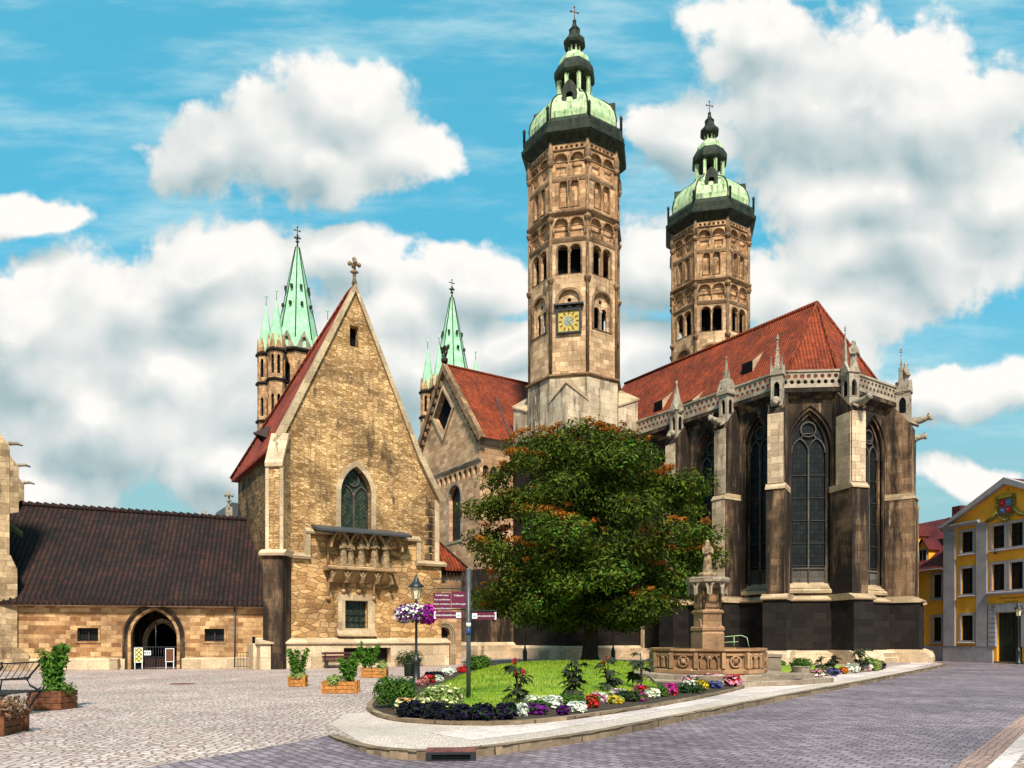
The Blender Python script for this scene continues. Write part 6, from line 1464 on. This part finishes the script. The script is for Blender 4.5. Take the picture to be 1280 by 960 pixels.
t = thing('shrub', Fc.p(7.6, 0, 1.2), 'dark leafy bush growing against the chapel plinth', 'shrub'); leaves('foliage', [(tuple(Fc.p(7.6+dx, .45, 1.15)), (.45, .35, .5)) for dx in (-.35, .1, .4)], 700, .16, 'dark_green', t, up=.6, narrow=.3, rng=R); t.location.z = 0
t = thing('manhole_cover', (-11.4, 25.7, .0), 'round dark manhole cover in the cobbled square', 'manhole cover'); m = MB(); m.lathe((-11.4, 25.7, 0), [(.42, .0), (.42, .008), (.36, .010), (.1, .010)], 20, smooth=False); m.build('cover', 'drain_rust', t)
t = thing('storm_drain', (-.83, 10.56, 0), 'rusty storm drain inlet set into the rounded kerb', 'drain'); f = Fr((-1.2, 10.36, 0), (1, .06)); m = MB(); m.box(f, 0, .70, .006, .03, -.28, .03); m.build('cover', 'drain_rust', t)
m = MB(); m.ring(f, rect(0, .70, -.12, .006), rect(.08, .62, -.10, -.03), -.1, .03); m.build('inlet_frame', 'iron_black', t); m = MB(); m.poly(f, rect(.08, .62, -.11, -.03), .012); m.build('inlet_opening', 'void', t)

# ------------------------------------------------------------------ flower beds
PET = {}
def clump(x, y, w_, h, lf, pts, label, seed):
    R = random.Random(seed); t = thing('flower_clump', (x, y, .1), label, 'flowers', 'flower clumps in the beds')
    r = w_/2; bl = [((x+R.uniform(-.55, .55)*r, y+R.uniform(-.4, .4)*r, .1+h*R.uniform(.35, .5)), (r*.55, r*.55, h*.5)) for _ in range(5)]
    sc = .05+.0022*y
    leaves('foliage', bl, 260, sc*1.3, lf, t, up=.5, rng=R)
    for i, p in enumerate(pts): leaves('blossom', [(c_, (rr[0]*1.05, rr[1]*1.05, rr[2]*1.12)) for c_, rr in bl], 210 if i == 0 else 110, sc*1.15, 'petal_'+p, t, up=.9, narrow=.85, shell=.88, rng=R)
for i, q in enumerate(CLUMPS): clump(q[0], q[1]+.25, *q[2:], 100+i)
for i, (x, y, w_, h, lf, lab) in enumerate(SHRUBS):
    R = random.Random(50+i); t = thing('shrub', (x, y, .1), lab, 'shrub'); r = w_/2
    bl = [((x+R.uniform(-.5, .5)*r, y+R.uniform(-.4, .4)*r, .1+h*R.uniform(.3, .55)), (r*.55, r*.5, h*.48)) for _ in range(9)]
    leaves('foliage', bl, 1700, .06+.0035*y, lf, t, up=.5, narrow=.3, rng=R)
    if 'lime' in lab: leaves('blossom', [(c_, (rr[0], rr[1], rr[2]*1.05)) for c_, rr in bl], 260, .085, 'petal_cream', t, up=1.2, narrow=.9, shell=.92, rng=R)
for i, (x, y, lab) in enumerate(((1.35, 16.3, 'low green foliage plant between the cream clump and the red flowers'), (2.75, 17.8, 'low green foliage plant left of the bright magenta flowers'), (3.75, 19.2, 'low green foliage plant behind the cream clump near the crimson flowers'), (4.95, 20.6, 'low dark green foliage plant left of the golden yellow clump'), (5.6, 22.4, 'low green foliage plant behind the golden yellow clump'), (-2.35, 15.9, 'low green foliage plant right of the round feathery bush'), (.55, 15.1, 'low green foliage plant left of the second castor plant'))):
    R = random.Random(700+i); t = thing('foliage_plant', (x, y, .1), lab, 'plant', 'low green plants in the beds')
    leaves('foliage', [((x+R.uniform(-.22, .22), y+R.uniform(-.15, .15), .2), (.20, .18, .17)) for _ in range(4)], 420, .11, ('bush_green', 'dark_green')[i % 2], t, up=.6, narrow=.35, rng=R)
def castor(x, y, h, label, seed):
    R = random.Random(seed); t = thing('castor_plant', (x, y, .12), label, 'plant', 'castor bean plants in the beds'); z0 = .12; m = MB(); lv = MB()
    for st in range(R.choice((2, 3, 3))):
        a0 = R.uniform(0, 6.28); hh = h*R.uniform(.62, 1.0); lean = h*R.uniform(.05, .22); top = V(x+cos(a0)*lean, y+sin(a0)*lean, z0+hh); mid_ = V(x+cos(a0)*lean*.3, y+sin(a0)*lean*.3, z0+hh*.5)
        m.tube([(x, y, z0), mid_, top], .028, 6, .012)
        for i in range(8):
            q = R.uniform(.22, 1.0); a = R.uniform(0, 6.28); ln = h*R.uniform(.10, .30)*(1.2-.6*q); b = V(x, y, z0).lerp(mid_, q*2) if q < .5 else mid_.lerp(top, q*2-1)
            e = b+V(cos(a)*ln, sin(a)*ln, ln*R.uniform(-.1, .6)); m.tube([b, e], .012, 4, .007)
            rad = V(cos(a), sin(a), R.uniform(-1.1, -.1)).normalized(); sd = (V(-sin(a), cos(a), R.uniform(-.4, .4))).normalized(); S_ = h*R.uniform(.14, .32)
            for k in range(7):
                an = (k-3)*.60+R.uniform(-.1, .1); dr = (rad*cos(an)+sd*sin(an)).normalized(); l = S_*(1-.11*abs(k-3))*R.uniform(.85, 1.1); wv = dr.cross(rad.cross(sd)).normalized()*l*.22; dn = V(0, 0, -l*R.uniform(.1, .35))
                lv.face([e, e+dr*l*.5+wv, e+dr*l+dn, e+dr*l*.5-wv])
        if R.random() < .35: leaves('flower_spike', [(tuple(top+V(0, 0, .03)), (.04*h+.02, .04*h+.02, h*.10))], 50, .06, 'petal_red', t, rng=R)
    m.build('stem', 'bark', t); lv.build('leaves', 'castor_leaf', t, uvs=False)
for i, q in enumerate(CASTORS): castor(*q, 300+i)

# ------------------------------------------------------------------ the tree
tree = thing('tree', (4.4, 42.0, .2), 'broad dark green tree with orange leaf tips on the lawn before the cathedral', 'tree')
R = random.Random(21); c = V(4.4, 42.0, .15); m = MB()
m.tube([c, c+V(0, 0, .5), c+V(.05, 0, 1.8), c+V(-.05, .1, 3.4), c+V(.1, 0, 6), c+V(.1, 0, 9.5), c+V(.2, 0, 12)], [.62, .46, .40, .37, .30, .17, .05], 10)
ENV = [(1.9, 4.2), (2.6, 6.0), (4.0, 7.3), (6.0, 7.9), (8.0, 7.8), (9.6, 7.0), (11.0, 5.9), (12.2, 4.4), (13.1, 2.2)]
def env(z):
    for (a, ra), (b, rb) in zip(ENV, ENV[1:]):
        if a <= z <= b: return ra+(rb-ra)*(z-a)/(b-a)
    return 1.0
lobes = []; tips = []
for i in range(210):
    z = R.uniform(2.3, 12.7); a = R.uniform(0, 2*pi)
    if i > 165: z = R.uniform(2.4, 6.0)
    if R.random() < .4: a = -pi/2+R.gauss(0, .9)
    rr = env(z)*(.92-.55*R.random()**1.8)-.5
    rx = R.uniform(1.0, 1.9)*(1 if z < 11 else .8); rr = rr*R.uniform(.35, .9) if i > 165 else rr; lobes.append(((c.x+cos(a)*rr, c.y+sin(a)*rr*.95, z+.1), (rx, rx, R.uniform(.55, .95))))
    tips.append((z, a, rr))
for i in range(26):
    z, a, rr = tips[i*5]; b = c+V(.05, 0, max(2.2, z*.62)); e = V(c.x+cos(a)*rr, c.y+sin(a)*rr*.95, z); mid_ = b+(e-b)*.55+V(0, 0, .35); m.tube([b, mid_, e], [.15, .09, .03], 6)
m.build('trunk', 'bark', tree)
leaves('crown', lobes, 95000, .26, 'tree_leaf', tree, up=.7, narrow=.40, shell=.35, droop=.3, rng=R)
ob = []
for (q, r) in lobes:
    hot = sin(q[0]*.9+1.3)+sin(q[2]*1.1+.4)+sin(q[1]*.8)+R.gauss(0, .7)
    for _ in range(0 if hot < -1.1 else R.choice((1, 2, 2, 3)) if hot < .6 else R.choice((4, 5, 7))):
        a = R.uniform(0, 6.28); k = R.uniform(.3, .95); ob.append(((q[0]+cos(a)*r[0]*k, q[1]+sin(a)*r[1]*k, q[2]+r[2]*R.uniform(.5, .95)), (R.uniform(.22, .5), R.uniform(.22, .5), R.uniform(.10, .20))))
leaves('orange_leaves', ob, 24000, .18, 'tree_orange', tree, up=1.0, narrow=.42, shell=.4, rng=R)
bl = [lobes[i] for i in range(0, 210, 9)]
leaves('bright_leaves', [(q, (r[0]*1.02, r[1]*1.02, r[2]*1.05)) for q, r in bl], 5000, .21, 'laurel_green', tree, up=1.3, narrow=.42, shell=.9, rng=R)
